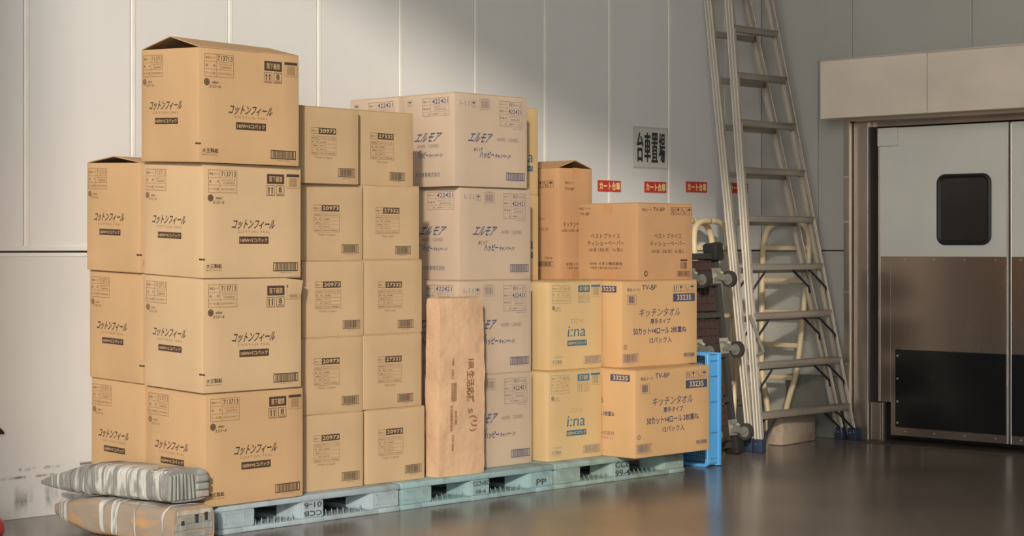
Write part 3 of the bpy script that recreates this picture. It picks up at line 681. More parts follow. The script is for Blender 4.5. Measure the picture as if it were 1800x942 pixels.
pallet(6.238, 'palletB', [('CCNBC', 0.448, 0.28, 0.556, 0.45, False), ('08-6', 0.465, 0.60, 0.532, 0.75, False), ('PP', 0.875, 0.50, 0.945, 0.74, False)], 'sea green plastic pallet in the middle marked PP')
pallet(7.346, 'palletC', [('CCB', 0.445, 0.22, 0.555, 0.46, False), ('99-4', 0.445, 0.56, 0.555, 0.80, False)], 'grey green plastic pallet at the right end marked 99-4')

# ------------------------------------------------------------------ setting
def struct(name, bm, m, parent=None, **k):
    o = done(name, bm, m, parent, **k)
    if parent is None: o['kind'] = 'structure'
    return o
XC, YW, HT = 10.682, 7.82, 6.6
bm = bmesh.new(); bx(bm, -8, XC+2, -9, YW+0.3, -0.1, 0); struct('floor', bm, 'floor')
# main wall: core, upright insulated panels, battens, seam rail
bm = bmesh.new(); bx(bm, -2, XC+0.25, YW+0.03, YW+0.25, 0, HT); wl = struct('wall_back', bm, 'seal')
PW = 0.6037; k0 = -11
def panel(x0, x1, z0, z1, m, par):
    b = bmesh.new(); bx(b, x0, x1, YW, YW+0.032, z0, z1, bev=0.002, seg=1); return done('panel', b, m, par)
proto = None
for i in range(k0, 10):
    xa = 4.822+i*PW; xb = min(xa+PW, XC)
    if xb-xa < PW-0.01: panel(xa+0.003, xb, 1.288, HT, 'wall', wl)
    elif proto is None: proto = panel(0.003, PW-0.003, 1.288, HT, 'wall', wl); proto.location.x = xa
    else: c = proto.copy(); COL.objects.link(c); c.location.x = xa
    b = bmesh.new(); bx(b, xa+0.004, xa+0.026, YW-0.004, YW+0.002, 1.285, HT, bev=0.0015, seg=1); done('joint_batten', b, 'batten', wl)
for i in range(-4, 4):
    xa = -2+ (i+4)*1.811; panel(xa+0.002, min(xa+1.811, XC)-0.002, 0.0, 1.252, 'wall_low', wl)
b = bmesh.new(); bx(b, -2, XC, YW-0.008, YW+0.01, 1.267, 1.290, bev=0.003); done('seam_rail', b, 'wall', wl)
b = bmesh.new(); bx(b, -2, XC, YW-0.005, YW+0.01, 1.238, 1.258, bev=0.003); done('seam_rail', b, 'wall', wl)
# right wall with the doorway
DY0, DY1 = 5.0, 6.86      # clear opening of the pair of leaves
DT = 2.085
bm = bmesh.new(); bx(bm, XC+0.03, XC+0.25, 7.07, YW+0.25, 0, HT); wr = struct('wall_right', bm, 'seal')
b = bmesh.new(); bx(b, XC+0.03, XC+0.25, -9, 4.75, 0, HT); done('wall_core', b, 'seal', wr)
b = bmesh.new(); bx(b, XC+0.03, XC+0.25, 4.75, 7.07, 2.12, HT); done('wall_core', b, 'seal', wr)
def rpanel(y0, y1, z0, z1, m='wallr'):
    b = bmesh.new(); bx(b, XC, XC+0.032, y0, y1, z0, z1, bev=0.002, seg=1); done('panel', b, m, wr)
rpanel(7.347, YW-0.001, 1.288, HT); rpanel(7.07, 7.341, 1.288, HT); rpanel(7.07, YW-0.001, 0, 1.252)
y = 7.07
while y > -8: rpanel(y-0.9, y-0.004, 2.13 if y > 4.8 else 0, HT); y -= 0.9
b = bmesh.new(); bx(b, XC-0.006, XC+0.01, 7.07, YW, 1.267, 1.290, bev=0.003); done('seam_rail', b, 'wallr', wr)
b = bmesh.new(); bx(b, XC-0.004, XC+0.01, 7.07, YW, 1.238, 1.258, bev=0.003); done('seam_rail', b, 'wallr', wr)
b = bmesh.new(); bx(b, XC-0.004, XC+0.002, 7.285, 7.345, 2.55, HT, bev=0.0015, seg=1); done('joint_batten', b, 'wallr', wr)
for (yy, zz) in ((7.13, 1.225), (7.10, 0.9), (7.09, 0.62), (7.5, 1.2), (7.12, 0.35)):
    b = bmesh.new(); cyl(b, (XC-0.004, yy, zz), (XC+0.002, yy, zz), 0.006, 8); done('screw', b, 'steel', wr)
# enclosure out of view: dock wall with its doorway behind the camera, side wall, ceiling
bm = bmesh.new(); bx(bm, -2.3, -2, 1.8, YW+0.3, 0, HT); bx(bm, -2.3, -2, -9, -3.6, 0, HT); bx(bm, -2.3, -2, -3.6, 1.8, 6.43, HT); struct('wall_front', bm, 'wall')
bm = bmesh.new(); bx(bm, -2, XC+0.2, -9, -8.8, 0, HT); struct('wall_left', bm, 'wallr')
bm = bmesh.new(); bx(bm, -2.3, XC+0.25, -9, YW+0.3, HT, HT+0.2); struct('ceiling', bm, 'wallr')

# door surround
def trim(name, dims, m, bev=0.003):
    b = bmesh.new(); bx(b, *dims, bev=bev); return struct(name, b, m)
tr = trim('trim_1', (XC-0.05, XC+0.03, 7.056, 7.104, 0, 2.15), 'steel')
b = bmesh.new(); bx(b, XC-0.054, XC-0.046, 7.052, 7.062, 0, 2.14); done('edge_bead', b, 'steel_bright', tr)
for zz in (1.45, 1.75, 0.98, 0.5):
    b = bmesh.new(); bx(b, XC-0.053, XC-0.049, 7.062, 7.102, zz, zz+0.012); done('weld_strap', b, 'steel_bright', tr)
tr = trim('trim_2', (XC-0.012, XC+0.20, 6.925, 7.05, 0, 2.12), 'steel')
b = bmesh.new(); bx(b, XC-0.03, XC-0.010, 6.925, 6.936, 0, 2.12, bev=0.002); done('edge_bead', b, 'steel_bright', tr)
b = bmesh.new(); bx(b, XC-0.0145, XC-0.011, 6.94, 7.045, 0.262, 0.275); done('splice_strap', b, 'steel', tr)
b = bmesh.new(); bx(b, XC-0.0145, XC-0.011, 6.94, 7.045, 1.945, 1.955); done('splice_strap', b, 'steel', tr)
tr = trim('trim_3', (XC+0.02, XC+0.20, 4.85, 6.924, 2.085, 2.14), 'steel')
tr = trim('trim_4', (XC-0.012, XC+0.20, 4.8, 4.93, 0, 2.12), 'steel')
b = bmesh.new(); bx(b, XC+0.20, XC+0.24, 4.9, 6.93, 0, 2.12); done('dark_backing', b, 'dark', tr)
# thin dark strip on the floor along the doorway
tr = trim('trim_5', (XC-0.16, XC+0.2, 4.8, 7.1, 0.0, 0.006), 'floor_strip', 0.001)
# hood over the doorway
hd = empty('door_hood', (XC-0.3, 5.2, 2.134))
b = bmesh.new(); bx(b, 0, 0.298, -1.4, 1.05, 0.0, 0.012); bx(b, 0.02, 0.298, -1.4, 1.03, 0.012, 0.37); done('casing', b, 'header', hd)
for (y0, y1) in ((1.112, 1.917), (0.15, 1.108), (-0.75, 0.146), (-1.4, -0.754)):
    b = bmesh.new(); bx(b, -0.004, 0.002, y0, y1, 0.0, 0.385, bev=0.0015, seg=1); done('front_sheet', b, 'header', hd)
b = bmesh.new(); bx(b, 0.0, 0.298, 1.05, 1.915, 0.0, 0.012); bx(b, 0.02, 0.298, 1.03, 1.915, 0.012, 0.37); done('casing', b, 'header', hd)
b = bmesh.new(); bx(b, -0.008, 0.004, -1.4, 1.918, 0.378, 0.392, bev=0.002); done('top_lip', b, 'steel_bright', hd)
b = bmesh.new(); bx(b, 0.10, 0.12, -1.4, 1.78, -0.02, 0.0); bx(b, 0.2, 0.22, -1.4, 1.78, -0.02, 0.0); done('underside_rail', b, 'steel', hd)
tag(hd, 'long boxed sheet metal hood fixed above the swing doors', 'hood')

# swing door leaves
def door_leaf(n, y_h, y_e):
    """leaf hung at y_h, free edge at y_e; faces the camera side (-X)"""
    s = 1 if y_h > y_e else -1; X0 = XC+0.02; X1 = XC+0.065
    Y = lambda k: y_h-s*k; wd = abs(y_h-y_e)
    root = empty(f'door_{n}', (X0, y_h, 0)); root['kind'] = 'structure'
    def part(name, k0, k1, z0, z1, dx0, dx1, m, bev=0.002):
        b = bmesh.new(); a, c = sorted((Y(k0)-y_h, Y(k1)-y_h)); bx(b, dx0, dx1, a, c, z0, z1, bev=bev, seg=2); return done(name, b, m, root)
    part('leaf', 0.09, wd, 0.045, DT-0.01, 0.0, 0.045, 'doorwhite'); part('leaf', 0.0, 0.092, 0.262, DT-0.01, 0.0, 0.045, 'doorwhite')
    part('kick_plate', 0.092, wd-0.006, 0.045, 1.225, -0.003, 0.0, 'steel_plate', 0.001); part('kick_plate', 0.012, 0.0905, 0.262, 1.225, -0.003, 0.0, 'steel_plate', 0.001)
    bp = part('bumper_plate', 0.13, wd-0.008, 0.10, 0.612, -0.009, -0.003, 'blackplate', 0.002)
    for zz in (0.13, 0.27, 0.42, 0.57):
        b = bmesh.new(); yy = Y(0.148)-y_h; cyl(b, (-0.014, yy, zz), (-0.008, yy, zz), 0.0075, 10); done('bolt', b, 'steel_bright', bp)
    for k in (0.2, 0.42, 0.64, 0.86):
        for zz in (1.205, 0.075):
            b = bmesh.new(); yy = Y(k)-y_h; cyl(b, (-0.006, yy, zz), (-0.002, yy, zz), 0.005, 8); done('bolt', b, 'steel_bright', root)
    part('edge_strip', -0.006, 0.012, 0.262, DT-0.05, -0.004, 0.045, 'steel_bright'); part('edge_strip', wd-0.006, wd+0.004, 0.045, DT-0.02, -0.004, 0.045, 'steel_bright')
    hb = part('hinge_box', 0.0, 0.15, 1.955, 2.075, -0.02, 0.0, 'doorwhite'); 
    part('hinge_base', -0.045, 0.03, 0.006, 0.255, -0.03, 0.04, 'steel'); part('hinge_pin', 0.034, 0.044, 0.006, 0.258, -0.02, 0.0, 'steel_bright', 0.001)
    # vision pane: rounded gasket ring + pane
    ya, yb = sorted((6.43-y_h, 6.04-y_h)) if n == 1 else sorted((5.40-y_h, 5.79-y_h)); za, zb = 1.30, 1.757
    def rr(yc, zc, hw, hh, r, k=8):
        P = []
        for q, (sy, sz) in enumerate(((1, 1), (-1, 1), (-1, -1), (1, -1))):
            for i in range(k+1):
                a = q*PI/2+i*PI/2/k; P.append((yc+sy*(hw-r)+r*math.cos(a), zc+sz*(hh-r)+r*math.sin(a)))
        return P
    yc, zc, hw, hh = (ya+yb)/2, (za+zb)/2, (yb-ya)/2, (zb-za)/2
    b = bmesh.new(); A = rr(yc, zc, hw, hh, 0.06); B = rr(yc, zc, hw-0.012, hh-0.012, 0.052); Cc = rr(yc, zc, hw-0.028, hh-0.028, 0.04); n_ = len(A)
    L0 = [b.verts.new((0.001, *p)) for p in A]; L1 = [b.verts.new((-0.012, *p)) for p in A]; L2 = [b.verts.new((-0.018, *p)) for p in B]; L3 = [b.verts.new((-0.006, *p)) for p in Cc]
    for P, Q in ((L0, L1), (L1, L2), (L2, L3)):
        for i in range(n_): b.faces.new((P[i], P[(i+1) % n_], Q[(i+1) % n_], Q[i]))
    g = done('gasket', b, 'rubber', root, True, 50)
    b = bmesh.new(); b.faces.new([b.verts.new((-0.006, *p)) for p in Cc]); b.faces.new([b.verts.new((-0.002, *p)) for p in Cc][::-1]); done('vision_pane', b, 'darkglass', root)
door_leaf(1, 6.872, 5.925); door_leaf(2, 4.975, 5.905)

# ------------------------------------------------------------------ wall signs
s = empty('parking_sign', (9.47, YW, 1.933))
b = bmesh.new(); bx(b, -0.178, 0.178, -0.003, -0.0005, -0.135, 0.135, bev=0.0006, seg=1); done('plastic_sleeve', b, 'signclear', s)
b = bmesh.new(); bx(b, -0.165, 0.165, -0.0045, -0.003, -0.125, 0.125); done('paper_sheet', b, 'sign', s)
p = Print(0.33, 0.25)
for i, ch in enumerate('台車置場'): p.T(ch, 0.06+i*0.225, 0.10, 0.06+i*0.225+0.20, 0.88, 'black', 0.018)
q = p.obj('lettering', 'front', (0.33, 0.009, 0.25), s, 0); q.location = (0, -0.0005, -0.125)
tag(s, 'white sheet in a plastic sleeve with four heavy black characters, high on the wall', 'sign')
for i, (x0, x1, lb) in enumerate(((8.944, 9.165, 'red sticker with yellow lettering left of the other two, across a panel joint'), (9.404, 9.626, 'red sticker with yellow lettering directly under the white sheet sign'), (9.836, 10.06, 'red sticker with yellow lettering between the white sheet sign and the ladder'), (10.30, 10.52, 'red sticker with yellow lettering partly hidden behind the ladder rails'))):
    s = empty('red_sticker', ((x0+x1)/2, YW, 1.675+(0, 0.003, 0.014, 0.018)[i])); w = x1-x0
    b = bmesh.new(); bx(b, -w/2, w/2, -0.0065, -0.0045 if i == 0 else -0.0005, -0.035, 0.035, bev=0.0005, seg=1)
    if i == 0: bx(b, -w/2, w/2, -0.0046, -0.0002, -0.0345, 0.0345)
    done('backing', b, 'red', s)
    p = Print(w, 0.07); p.T('カート台車', 0.05, 0.12, 0.96, 0.88, 'yellow', 0.03); q = p.obj('lettering', 'front', (w, 0.013, 0.07), s, 0); q.location = (0, 0, -0.035)
    tag(s, lb, 'sticker', 'red cart stickers')

# ------------------------------------------------------------------ folded step ladder leaning on the back wall
def ladder():
    root = empty('folding_ladder', (10.07, 7.0, 0)); cx_ = 10.07
    def sect(y0, ly, w0, wk, top, front):
        Yl = lambda z: y0+ly*z-7.0
        Wl = lambda z: (w0-wk*z)/2
        def rail(s):
            # C channel swept up: web outward, two flanges inward, ribs on the web
            b = bmesh.new(); prof = [(-0.0, -0.026), (0.0, 0.026), (-0.026, 0.026), (-0.026, 0.022), (-0.004, 0.022), (-0.004, 0.008), (-0.009, 0.006), (-0.009, -0.006), (-0.004, -0.008), (-0.004, -0.022), (-0.026, -0.022), (-0.026, -0.026)]
            R = []
            for z in (0.03, top):
                R.append([b.verts.new((s*(Wl(z)+px), Yl(z)+py, z)) for px, py in prof])
            n = len(prof)
            for i in range(n): b.faces.new((R[0][i], R[0][(i+1) % n], R[1][(i+1) % n], R[1][i]))
            b.faces.new(R[0]); b.faces.new(R[1][::-1])
            r = done('rail', b, 'alu', root)
            # outer ribs
            b = bmesh.new()
            for py in (-0.0235, 0.0, 0.0235):
                q = [[b.verts.new((s*(Wl(z)+ax), Yl(z)+py+ay, z)) for ax, ay in ((-0.001, -0.0042), (0.005, -0.003), (0.005, 0.003), (-0.001, 0.0042))] for z in (0.04, top-0.01)]
                for i in range(4): b.faces.new((q[0][i], q[0][(i+1) % 4], q[1][(i+1) % 4], q[1][i]))
                b.faces.new(q[0]); b.faces.new(q[1])
            done('rail_rib', b, 'alu_rib', r)
            b = bmesh.new(); bx(b, s*Wl(0.03)-0.028, s*Wl(0.03)+0.028, Yl(0.03)-0.04 if front else Yl(0.03)-0.029, Yl(0.03)+0.028 if front else Yl(0.03)+0.04, 0.0, 0.085, bev=0.008)
            ft = done('foot', b, 'footblue', root, True, 40)
            b = bmesh.new(); cyl(b, (s*Wl(0.05)-0.034, Yl(0.05), 0.055), (s*Wl(0.05)+0.034, Yl(0.05), 0.055), 0.005, 8); done('rivet', b, 'steel_bright', ft)
        rail(-1); rail(1)
        for i in range(11):
            z = 0.246+0.311*i
            if z > top-0.08: break
            b = bmesh.new(); wz = Wl(z)-0.006
            if front: bx(b, -wz, wz, Yl(z)-0.030, Yl(z)+0.028, z-0.042, z-0.004, bev=0.004); bx(b, -wz, wz, Yl(z)-0.033, Yl(z)+0.03, z-0.006, z, bev=0.0015)
            else: bx(b, -wz, wz, Yl(z)-0.02, Yl(z)+0.028, z-0.062, z-0.024, bev=0.005)
            t_ = done('tread' if front else 'rung', b, 'alu_tread', root, True, 35)
            for s in (-1, 1):
                b = bmesh.new(); cyl(b, (s*(Wl(z)-0.03), Yl(z), z-0.02), (s*(Wl(z)+0.007), Yl(z), z-0.02), 0.005, 8); done('rivet', b, 'steel_bright', t_)
            if i < 4:
                for s in (-1, 1):
                    zz = z-0.16; b = bmesh.new(); y_ = (-0.024 if front else -0.012)
                    tube(b, [(s*(Wl(z)-0.17), Yl(z)+y_, z-0.045), (s*(Wl(z)-0.15), Yl(z-0.06)+y_, z-0.055), (s*(Wl(zz)-0.022), Yl(zz)+y_, zz), (s*(Wl(zz)-0.014), Yl(zz)+y_, zz-0.04)], 0.0075, 6, sub=1)
                    done('strut', b, 'navy', root)
    sect(7.0, 0.16, 1.06, 0.205, 3.62, True)
    sect(7.078, 0.193, 1.02, 0.195, 3.55, False)
    # stay latch hooks between the two sections low down, top hinge blocks
    for s in (-1,):
        b = bmesh.new(); x = s*0.487
        tube(b, [(x, 0.10, 0.86), (x-s*0.01, 0.07, 0.78), (x, 0.03, 0.70), (x, 0.0, 0.63), (x, 0.045, 0.61)], 0.010, 6, sub=4); done('stay_hook', b, 'zinc', root)
        b = bmesh.new(); bx(b, s*0.17-0.02, s*0.17+0.02, 0.54, 0.78, 3.5, 3.6, bev=0.006); done('hinge_block', b, 'alu_tread', root)
    tag(root, 'tall tapering aluminium step ladder folded shut and leaning in the corner', 'ladder')
ladder()

# ------------------------------------------------------------------ cream tubular cart frames
def cart_frame(name='cart_frame'):
    """local: width along x, z up, leans back along y"""
    root = empty(name); lean = lambda z: 0.10*z
    L = [(0.06, 0.0), (0.068, 0.12), (0.10, 0.26), (0.145, 0.42), (0.160, 0.60), (0.175, 0.85), (0.188, 1.1), (0.190, 1.28)]
    for s in (-1, 1):
        b = bmesh.new(); tube(b, [(s*x, lean(z), z+0.02) for x, z in L]+[(s*0.165, lean(1.40), 1.405), (s*0.10, lean(1.44), 1.45), (0.0, lean(1.445), 1.458)], 0.020, 10, sub=4)
        done('side_tube', b, 'cream', root, True)
    for z, hw in ((0.40, 0.13), (0.62, 0.155), (0.84, 0.17), (1.06, 0.18), (1.28, 0.185)):
        b = bmesh.new(); bx(b, -hw, hw, lean(z)-0.012, lean(z)+0.012, z-0.016, z+0.016, bev=0.005); done('cross_bar', b, 'cream', root, True, 40)
    return root
c1 = cart_frame(); c1.location = (10.46, 7.54, 0); c1.rotation_euler = (0, 0, -PI/2); tag(c1, 'cream tubular cart frame seen through the ladder against the right wall', 'cart frame', 'cream cart frames')
c2 = copy_tree(c1); c2.location = (9.785, 7.43, 0); c2.rotation_euler = (0, 0, 0); tag(c2, 'cream tubular cart frame rising behind the dolly left of the ladder', 'cart frame', 'cream cart frames')
c3 = copy_tree(c1); c3.location = (9.715, 7.52, 0); c3.rotation_euler = (0, 0, 0); tag(c3, 'rear cream cart frame, its top bend showing left beside the dolly', 'cart frame', 'cream cart frames')
b = bmesh.new(); bx(b, -0.16, 0.16, -0.006, 0.006, 0, 1.25, bev=0.002); pb = done('plywood_board', b, 'plywood', None)
pb.location = (9.86, 7.63, 0.0); pb.rotation_euler = (-math.atan(0.10), 0, 0); tag(pb, 'narrow brown board leaning behind the cream cart frames', 'board')

# ------------------------------------------------------------------ upright dolly
def dolly():
    root = empty('platform_dolly', (9.19, 7.07, 0)); root.rotation_euler = (-math.atan(0.135), 0, 0)
    w, H = 0.215, 1.31
    for s in (-1, 1):
        b = bmesh.new(); bx(b, s*w-0.014, s*w+0.014, -0.01, 0.05, 0.05, H-0.03, bev=0.005); done('side_rail', b, 'dolly', root, True, 40)
    for z in (0.06, 0.34, 0.62, 0.87, 1.07, 1.24):
        b = bmesh.new(); bx(b, -w+0.015, w-0.015, -0.006, 0.04, z-0.018, z+0.018, bev=0.003); done('cross_member', b, 'dolly', root)
    for z0, z1 in ((0.085, 0.315), (0.365, 0.595), (0.645, 0.845), (0.895, 1.045), (1.095, 1.215)):
        b = bmesh.new(); bx(b, -w+0.016, w-0.05, 0.012, 0.04, z0, z1, bev=0.002)
        n = 8
        for i in range(n):
            x = -w+0.02+(2*w-0.075)*i/(n-1); bx(b, x, x+0.006, 0.002, 0.013, z0+0.004, z1-0.004)
        m_ = max(2, int((z1-z0)/0.045))
        for i in range(m_+1):
            z = z0+0.004+(z1-z0-0.012)*i/m_; bx(b, -w+0.018, w-0.052, 0.004, 0.013, z, z+0.005)
        done('deck_panel', b, 'dollydeck', root)
    for s in (-1, 1):
        for z in (0.0, H-0.10):
            b = bmesh.new(); bx(b, s*w-0.05, s*w+0.035, -0.045, 0.065, z, z+0.115, bev=0.016); done('corner_bumper', b, 'rubber', root, True, 40)
    for z in (0.165, 0.675, 1.115):
        for x, tl in ((0.19, 1), (-0.07, 1)):
            b = bmesh.new(); bx(b, x-0.045, x+0.045, -0.014, -0.008, z-0.05, z+0.05, bev=0.002)
            cyl(b, (x, -0.014, z), (x, -0.032, z), 0.028, 14)
            for s in (-1, 1):   # fork cheeks, tapering to the axle
                v = []
                for q in ((-0.030, 0.028), (-0.030, -0.022), (-0.105, -0.048), (-0.125, -0.034), (-0.105, -0.012)):
                    v.append((x+s*0.019, q[0], z+q[1]))
                A = [b.verts.new(q) for q in v]; B = [b.verts.new((q[0]+s*0.004, q[1], q[2])) for q in v]
                b.faces.new(A); b.faces.new(B[::-1])
                for i in range(5): b.faces.new((A[i], A[(i+1) % 5], B[(i+1) % 5], B[i]))
            bx(b, x-0.023, x+0.023, -0.034, -0.028, z-0.03, z+0.03)
            cs = done('caster', b, 'zinc', root)
            b = bmesh.new(); c = (x, -0.105, z-0.032)
            cyl(b, (x-0.014, c[1], c[2]), (x+0.014, c[1], c[2]), 0.052, 24); bmesh.ops.bevel(b, geom=[e for e in b.edges if len(e.link_faces) == 2 and e.calc_face_angle() > 1], offset=0.006, segments=2, affect='EDGES')
            done('wheel', b, 'tyre', cs, True, 40)
            b = bmesh.new(); cyl(b, (x-0.0155, c[1], c[2]), (x+0.0155, c[1], c[2]), 0.034, 18); cyl(b, (x-0.028, c[1], c[2]), (x+0.028, c[1], c[2]), 0.009, 8); done('hub', b, 'tyre_hub', cs, True, 40)
            for o in (cs,): 
                o.rotation_euler = (0, 0, 0)
    tag(root, 'dark six-wheeled platform dolly stood on end beside the blue crate', 'dolly')
dolly()

# ------------------------------------------------------------------ blue crate on its end, mouth towards the cartons
def crate():
    root = empty('plastic_crate', (8.69, 6.745, 0)); D, L, H = 0.135, 0.46, 0.672
    def part(n, q, bev=0.003): 
        b = bmesh.new()
        for r in q: bx(b, *r, bev=bev)
        return done(n, b, 'crate', root, True, 35)
    # rim ring around the mouth
    b = bmesh.new()
    def ring(x, i):
        P = []; r = max(0.004, 0.03-i)
        for q, (sy, sz) in enumerate(((1, 1), (-1, 1), (-1, -1), (1, -1))):
            for k in range(7):
                a = q*PI/2+k*PI/12; P.append(b.verts.new((x, L/2+sy*(L/2-i-r)+r*math.cos(a), H/2+sz*(H/2-i-r)+r*math.sin(a))))
        return P
    R = [ring(0.0, 0.020), ring(0.0, 0.004), ring(0.004, 0.0), ring(0.026, 0.0), ring(0.026, 0.012), ring(0.02, 0.020)]
    for P, Q in zip(R, R[1:]+R[:1]):
        for i in range(28): b.faces.new((P[i], P[(i+1) % 28], Q[(i+1) % 28], Q[i]))
    done('rim', b, 'crate', root, True, 40)
    part('side_wall', [(0.02, D, 0.016, 0.021, 0.02, H-0.02)], 0.001); part('side_wall', [(0.02, D, L-0.021, L-0.016, 0.02, H-0.02)], 0.001)
    part('side_wall', [(0.02, D, 0.02, L-0.02, 0.012, 0.017)], 0.001); part('side_wall', [(0.02, D, 0.02, L-0.02, H-0.017, H-0.012)], 0.001)
    for z in (0.05, 0.20, 0.38, 0.53, 0.62): 
        b = bmesh.new(); bx(b, 0.026, D-0.002, 0.006, 0.017, z, z+0.006); done('rib', b, 'crate', root)
    b = bmesh.new(); bx(b, D-0.03, D, 0.001, 0.016, 0.005, H-0.005, bev=0.004); bx(b, D-0.03, D, L-0.016, L-0.001, 0.005, H-0.005, bev=0.004)
    bx(b, D-0.03, D, 0.012, L-0.012, 0.005, 0.016, bev=0.003); bx(b, D-0.03, D, 0.012, L-0.012, H-0.016, H-0.005, bev=0.003); done('foot_rim', b, 'crate', root, True, 40)
    b = bmesh.new(); y = 0.03
    while y < L-0.025: bx(b, D-0.006, D-0.001, y, y+0.005, 0.016, H-0.016); y += 0.0145
    z = 0.02
    while z < H-0.02: bx(b, D-0.0062, D-0.0012, 0.02, L-0.02, z, z+0.005); z += 0.0145
    o = done('base_grid', b, 'crate', root); o['kind'] = 'stuff'
    tag(root, 'bright blue shallow plastic crate standing on end beside the right hand pallet', 'crate')
crate()

# ------------------------------------------------------------------ blocks in the corner
b = bmesh.new(); bx(b, -0.22, 0.22, -0.06, 0.06, 0, 0.205, bev=0.014); bl = done('beige_block', b, 'beigeblock', None, True, 40)
bl.location = (10.19, 7.215, 0); bl.rotation_euler = (0, 0, math.radians(6)); tag(bl, 'chunky beige block on the floor under the ladder', 'block')
b = bmesh.new(); bx(b, XC-0.075, XC-0.004, 7.115, 7.56, 0, 0.415, bev=0.008); gp = done('grey_slab', b, 'greyblock', None, True, 40); tag(gp, 'speckled grey green slab against the right wall behind the ladder', 'slab')

# ------------------------------------------------------------------ wrapped bundles, lower left
def bundle(name, y_tip, y_end, xc, w, z0, zt, h, tip, mats, seed, rot=0.0):
    """lofted rounded bundle along Y from a narrow tip to a square end"""
    root = empty(name, (xc, y_end, z0)); Ln = y_tip-y_end; rr = random.Random(seed); n = 30; m = 28
    ph = [rr.uniform(0, 6.28) for _ in range(8)]
    def sec(t):   # t 0 at the end face .. 1 at the tip
        g = 1 if t < tip[0] else max(0.0, 1-((t-tip[0])/(1-tip[0]))**1.5*(1-tip[1])); gz = 1 if t < tip[0] else max(0.0, 1-((t-tip[0])/(1-tip[0]))**1.25*(1-tip[2]))
        return w/2*g, h/2*gz, (h/2 if zt is None else h/2+(zt-h/2)*max(0, (t-tip[0])/(1-tip[0])))
    def pt(t, a, lift=0.0):
        sw, sh, zc = sec(t); c, s_ = math.cos(a), math.sin(a); e = 0.42
        x = math.copysign(abs(c)**e, c)*(sw+lift); z = math.copysign(abs(s_)**e, s_)*(sh+lift)
        wob = 0.004*math.sin(7*t*Ln*3+ph[0]+3*a)+0.003*math.sin(31*t*Ln+ph[1]+5*a)
        return Vector((x*(1+wob*6*min(1, sw*8))+rot*t, t*Ln, zc+z*(1+wob*4)))
    b = bmesh.new(); rings = [[b.verts.new(pt(i/n, j*2*PI/m)) for j in range(m)] for i in range(n+1)]
    for i in range(n):
        for j in range(m):
            f = b.faces.new((rings[i][j], rings[i][(j+1) % m], rings[i+1][(j+1) % m], rings[i+1][j]))
            mid = (j+0.5)*2*PI/m; f.material_index = 1 if 0.25*PI < mid < 0.75*PI else 0
    b.faces.new(rings[0]); b.faces.new(rings[-1][::-1])
    done('wrapping', b, mats, root, True, 60)
    return root, pt, sec, Ln
root, pt, sec, Ln = bundle('wrapped_bundle', 7.48, 6.60, 4.905, 0.215, 0.0, None, 0.168, (0.62, 0.40, 0.30), ['bundle_tan', 'bundle_top'], 3, -0.09)
tag(root, 'lower wrapped bundle, tan and bound with white film strands, lying on the floor', 'bundle', 'wrapped bundles lying beside the pallet')
def band(root, pt, t0, t1, m, lift=0.003, a0=0, a1=2*PI, name='tape_band', skew=0.0, nn=26):
    b = bmesh.new(); A = []; B = []
    for j in range(nn+1):
        a = a0+(a1-a0)*j/nn; k = skew*(a-a0)/(a1-a0)
        A.append((b.verts.new(pt(t0+k, a, lift)), b.verts.new(pt(t1+k, a, lift))))
    for p_, q_ in zip(A, A[1:]): b.faces.new((p_[0], q_[0], q_[1], p_[1]))
    bmesh.ops.recalc_face_normals(b, faces=b.faces); bmesh.ops.solidify(b, geom=b.faces[:], thickness=0.002)
    return done(name, b, m, root)
rr = random.Random(9)
for t0, wd, sk in ((0.385, 0.018, 0.03), (0.44, 0.030, -0.02), (0.47, 0.016, 0.05), (0.51, 0.026, 0.0), (0.56, 0.012, -0.04), (0.84, 0.035, 0.0), (0.88, 0.03, 0.02), (0.25, 0.008, 0.03), (0.03, 0.012, 0.05)):
    band(root, pt, t0, t0+wd, 'film', 0.004, 0.30*PI, 1.15*PI, 'film_strand', sk)
for x, z, wd, hh in ((0.062, 0.118, 0.016, 0.036), (0.012, 0.112, 0.017, 0.036), (-0.062, 0.098, 0.016, 0.020)):
    b = bmesh.new(); bx(b, x-wd/2, x+wd/2, -0.006, 0.004, z-hh/2, z+hh/2, bev=0.001, seg=1); done('end_slot', b, 'slotblack', root)
for k, (z, hh, m) in enumerate(((0.078, 0.026, 'fold_grey'), (0.046, 0.024, 'fold_grey'), (0.016, 0.022, 'fold_grey'), (0.140, 0.02, 'bundle_top'), (0.108, 0.028, 'fold_grey'))):
    b = bmesh.new(); bx(b, -0.098+0.003*k, 0.098-0.002*k, -0.004, 0.006, z-hh/2, z+hh/2, bev=0.003); done('end_fold', b, m, root)
root, pt, sec, Ln = bundle('wrapped_bundle', 7.60, 6.655, 4.912, 0.215, 0.178, 0.018, 0.142, (0.50, 0.10, 0.12), ['bundle_grey', 'bundle_top'], 11, -0.125)
tag(root, 'upper grey tape-wrapped bundle tapering to a point at left, lying on the tan one', 'bundle', 'wrapped bundles lying beside the pallet')
for k, t0 in enumerate((0.93, 0.87, 0.81, 0.75, 0.68, 0.60, 0.52)):
    band(root, pt, t0, t0+0.045, 'bundle_grey', 0.0015+0.0006*k, 0, 2*PI, 'tape_band', 0.0)
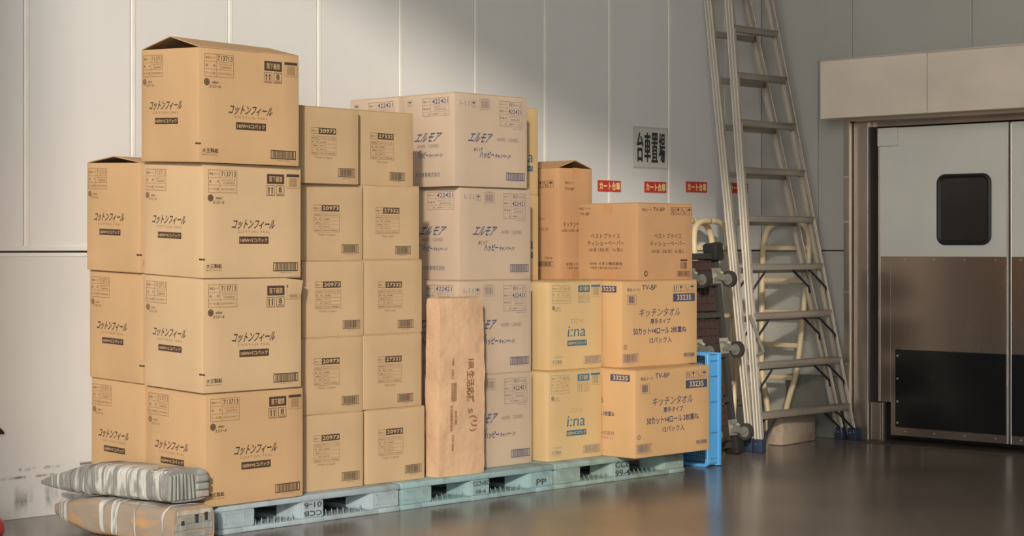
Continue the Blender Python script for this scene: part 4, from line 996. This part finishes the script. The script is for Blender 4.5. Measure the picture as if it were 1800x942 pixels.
for k, t0 in enumerate((0.44, 0.36, 0.27, 0.20, 0.13, 0.06)):
    band(root, pt, t0, t0+rr.uniform(0.03, 0.06), 'film', 0.003, 0.55*PI, rr.uniform(1.15, 1.42)*PI, 'film_strand', rr.uniform(-0.02, 0.02))
band(root, pt, 0.02, 0.62, 'film', 0.0035, 0.70*PI, 0.80*PI, 'film_strand', 0.0, 6)
# pleated end sheets
for k in range(7):
    x = -0.102+k*0.0195; b = bmesh.new(); bx(b, x, x+0.013, -0.012-0.003*(k % 2), 0.01, 0.012, 0.128-0.002*abs(k-3), bev=0.004)
    for v in b.verts: v.co.x += (v.co.z-0.07)*(-0.10+0.06*k)*-0.35
    done('pleat', b, 'fold_grey', root, True, 50)
for k, z in enumerate((0.03, 0.062, 0.096)):
    b = bmesh.new(); bx(b, 0.042, 0.108, -0.012, 0.02, z-0.014, z+0.015, bev=0.005); done('end_fold', b, 'fold_grey' if k != 0 else 'bundle_top', root, True, 50)

# ------------------------------------------------------------------ small things at the left edge
b = bmesh.new(); prof = [(0.0, 0.0), (0.11, 0.0), (0.125, 0.02), (0.12, 0.06), (0.095, 0.085), (0.05, 0.094), (0.0, 0.096)]; n = 28
R = [[b.verts.new((r*math.cos(i*2*PI/n), r*math.sin(i*2*PI/n), z)) for i in range(n)] for r, z in prof[1:-1]]
for A, B in zip(R, R[1:]):
    for i in range(n): b.faces.new((A[i], A[(i+1) % n], B[(i+1) % n], B[i]))
b.faces.new(R[0][::-1]); b.faces.new(R[-1])
rd = done('red_plastic_base', b, 'redplastic', None, True, 40); rd.location = (4.375, 7.487, 0); tag(rd, 'rounded red plastic base on the floor at the left edge', 'base')
b = bmesh.new(); tube(b, [(4.55, 7.80, 0.60), (4.60, 7.79, 0.50), (4.69, 7.80, 0.425), (4.685, 7.80, 0.415), (4.58, 7.79, 0.44), (4.50, 7.80, 0.40)], 0.006, 6); tube(b, [(4.50, 7.80, 0.40), (4.48, 7.80, 0.2), (4.45, 7.78, 0.006)], 0.006, 6)
cb = done('power_cable', b, 'rubber', None, True); tag(cb, 'loop of thin black cable hanging on the wall at the left edge', 'cable')
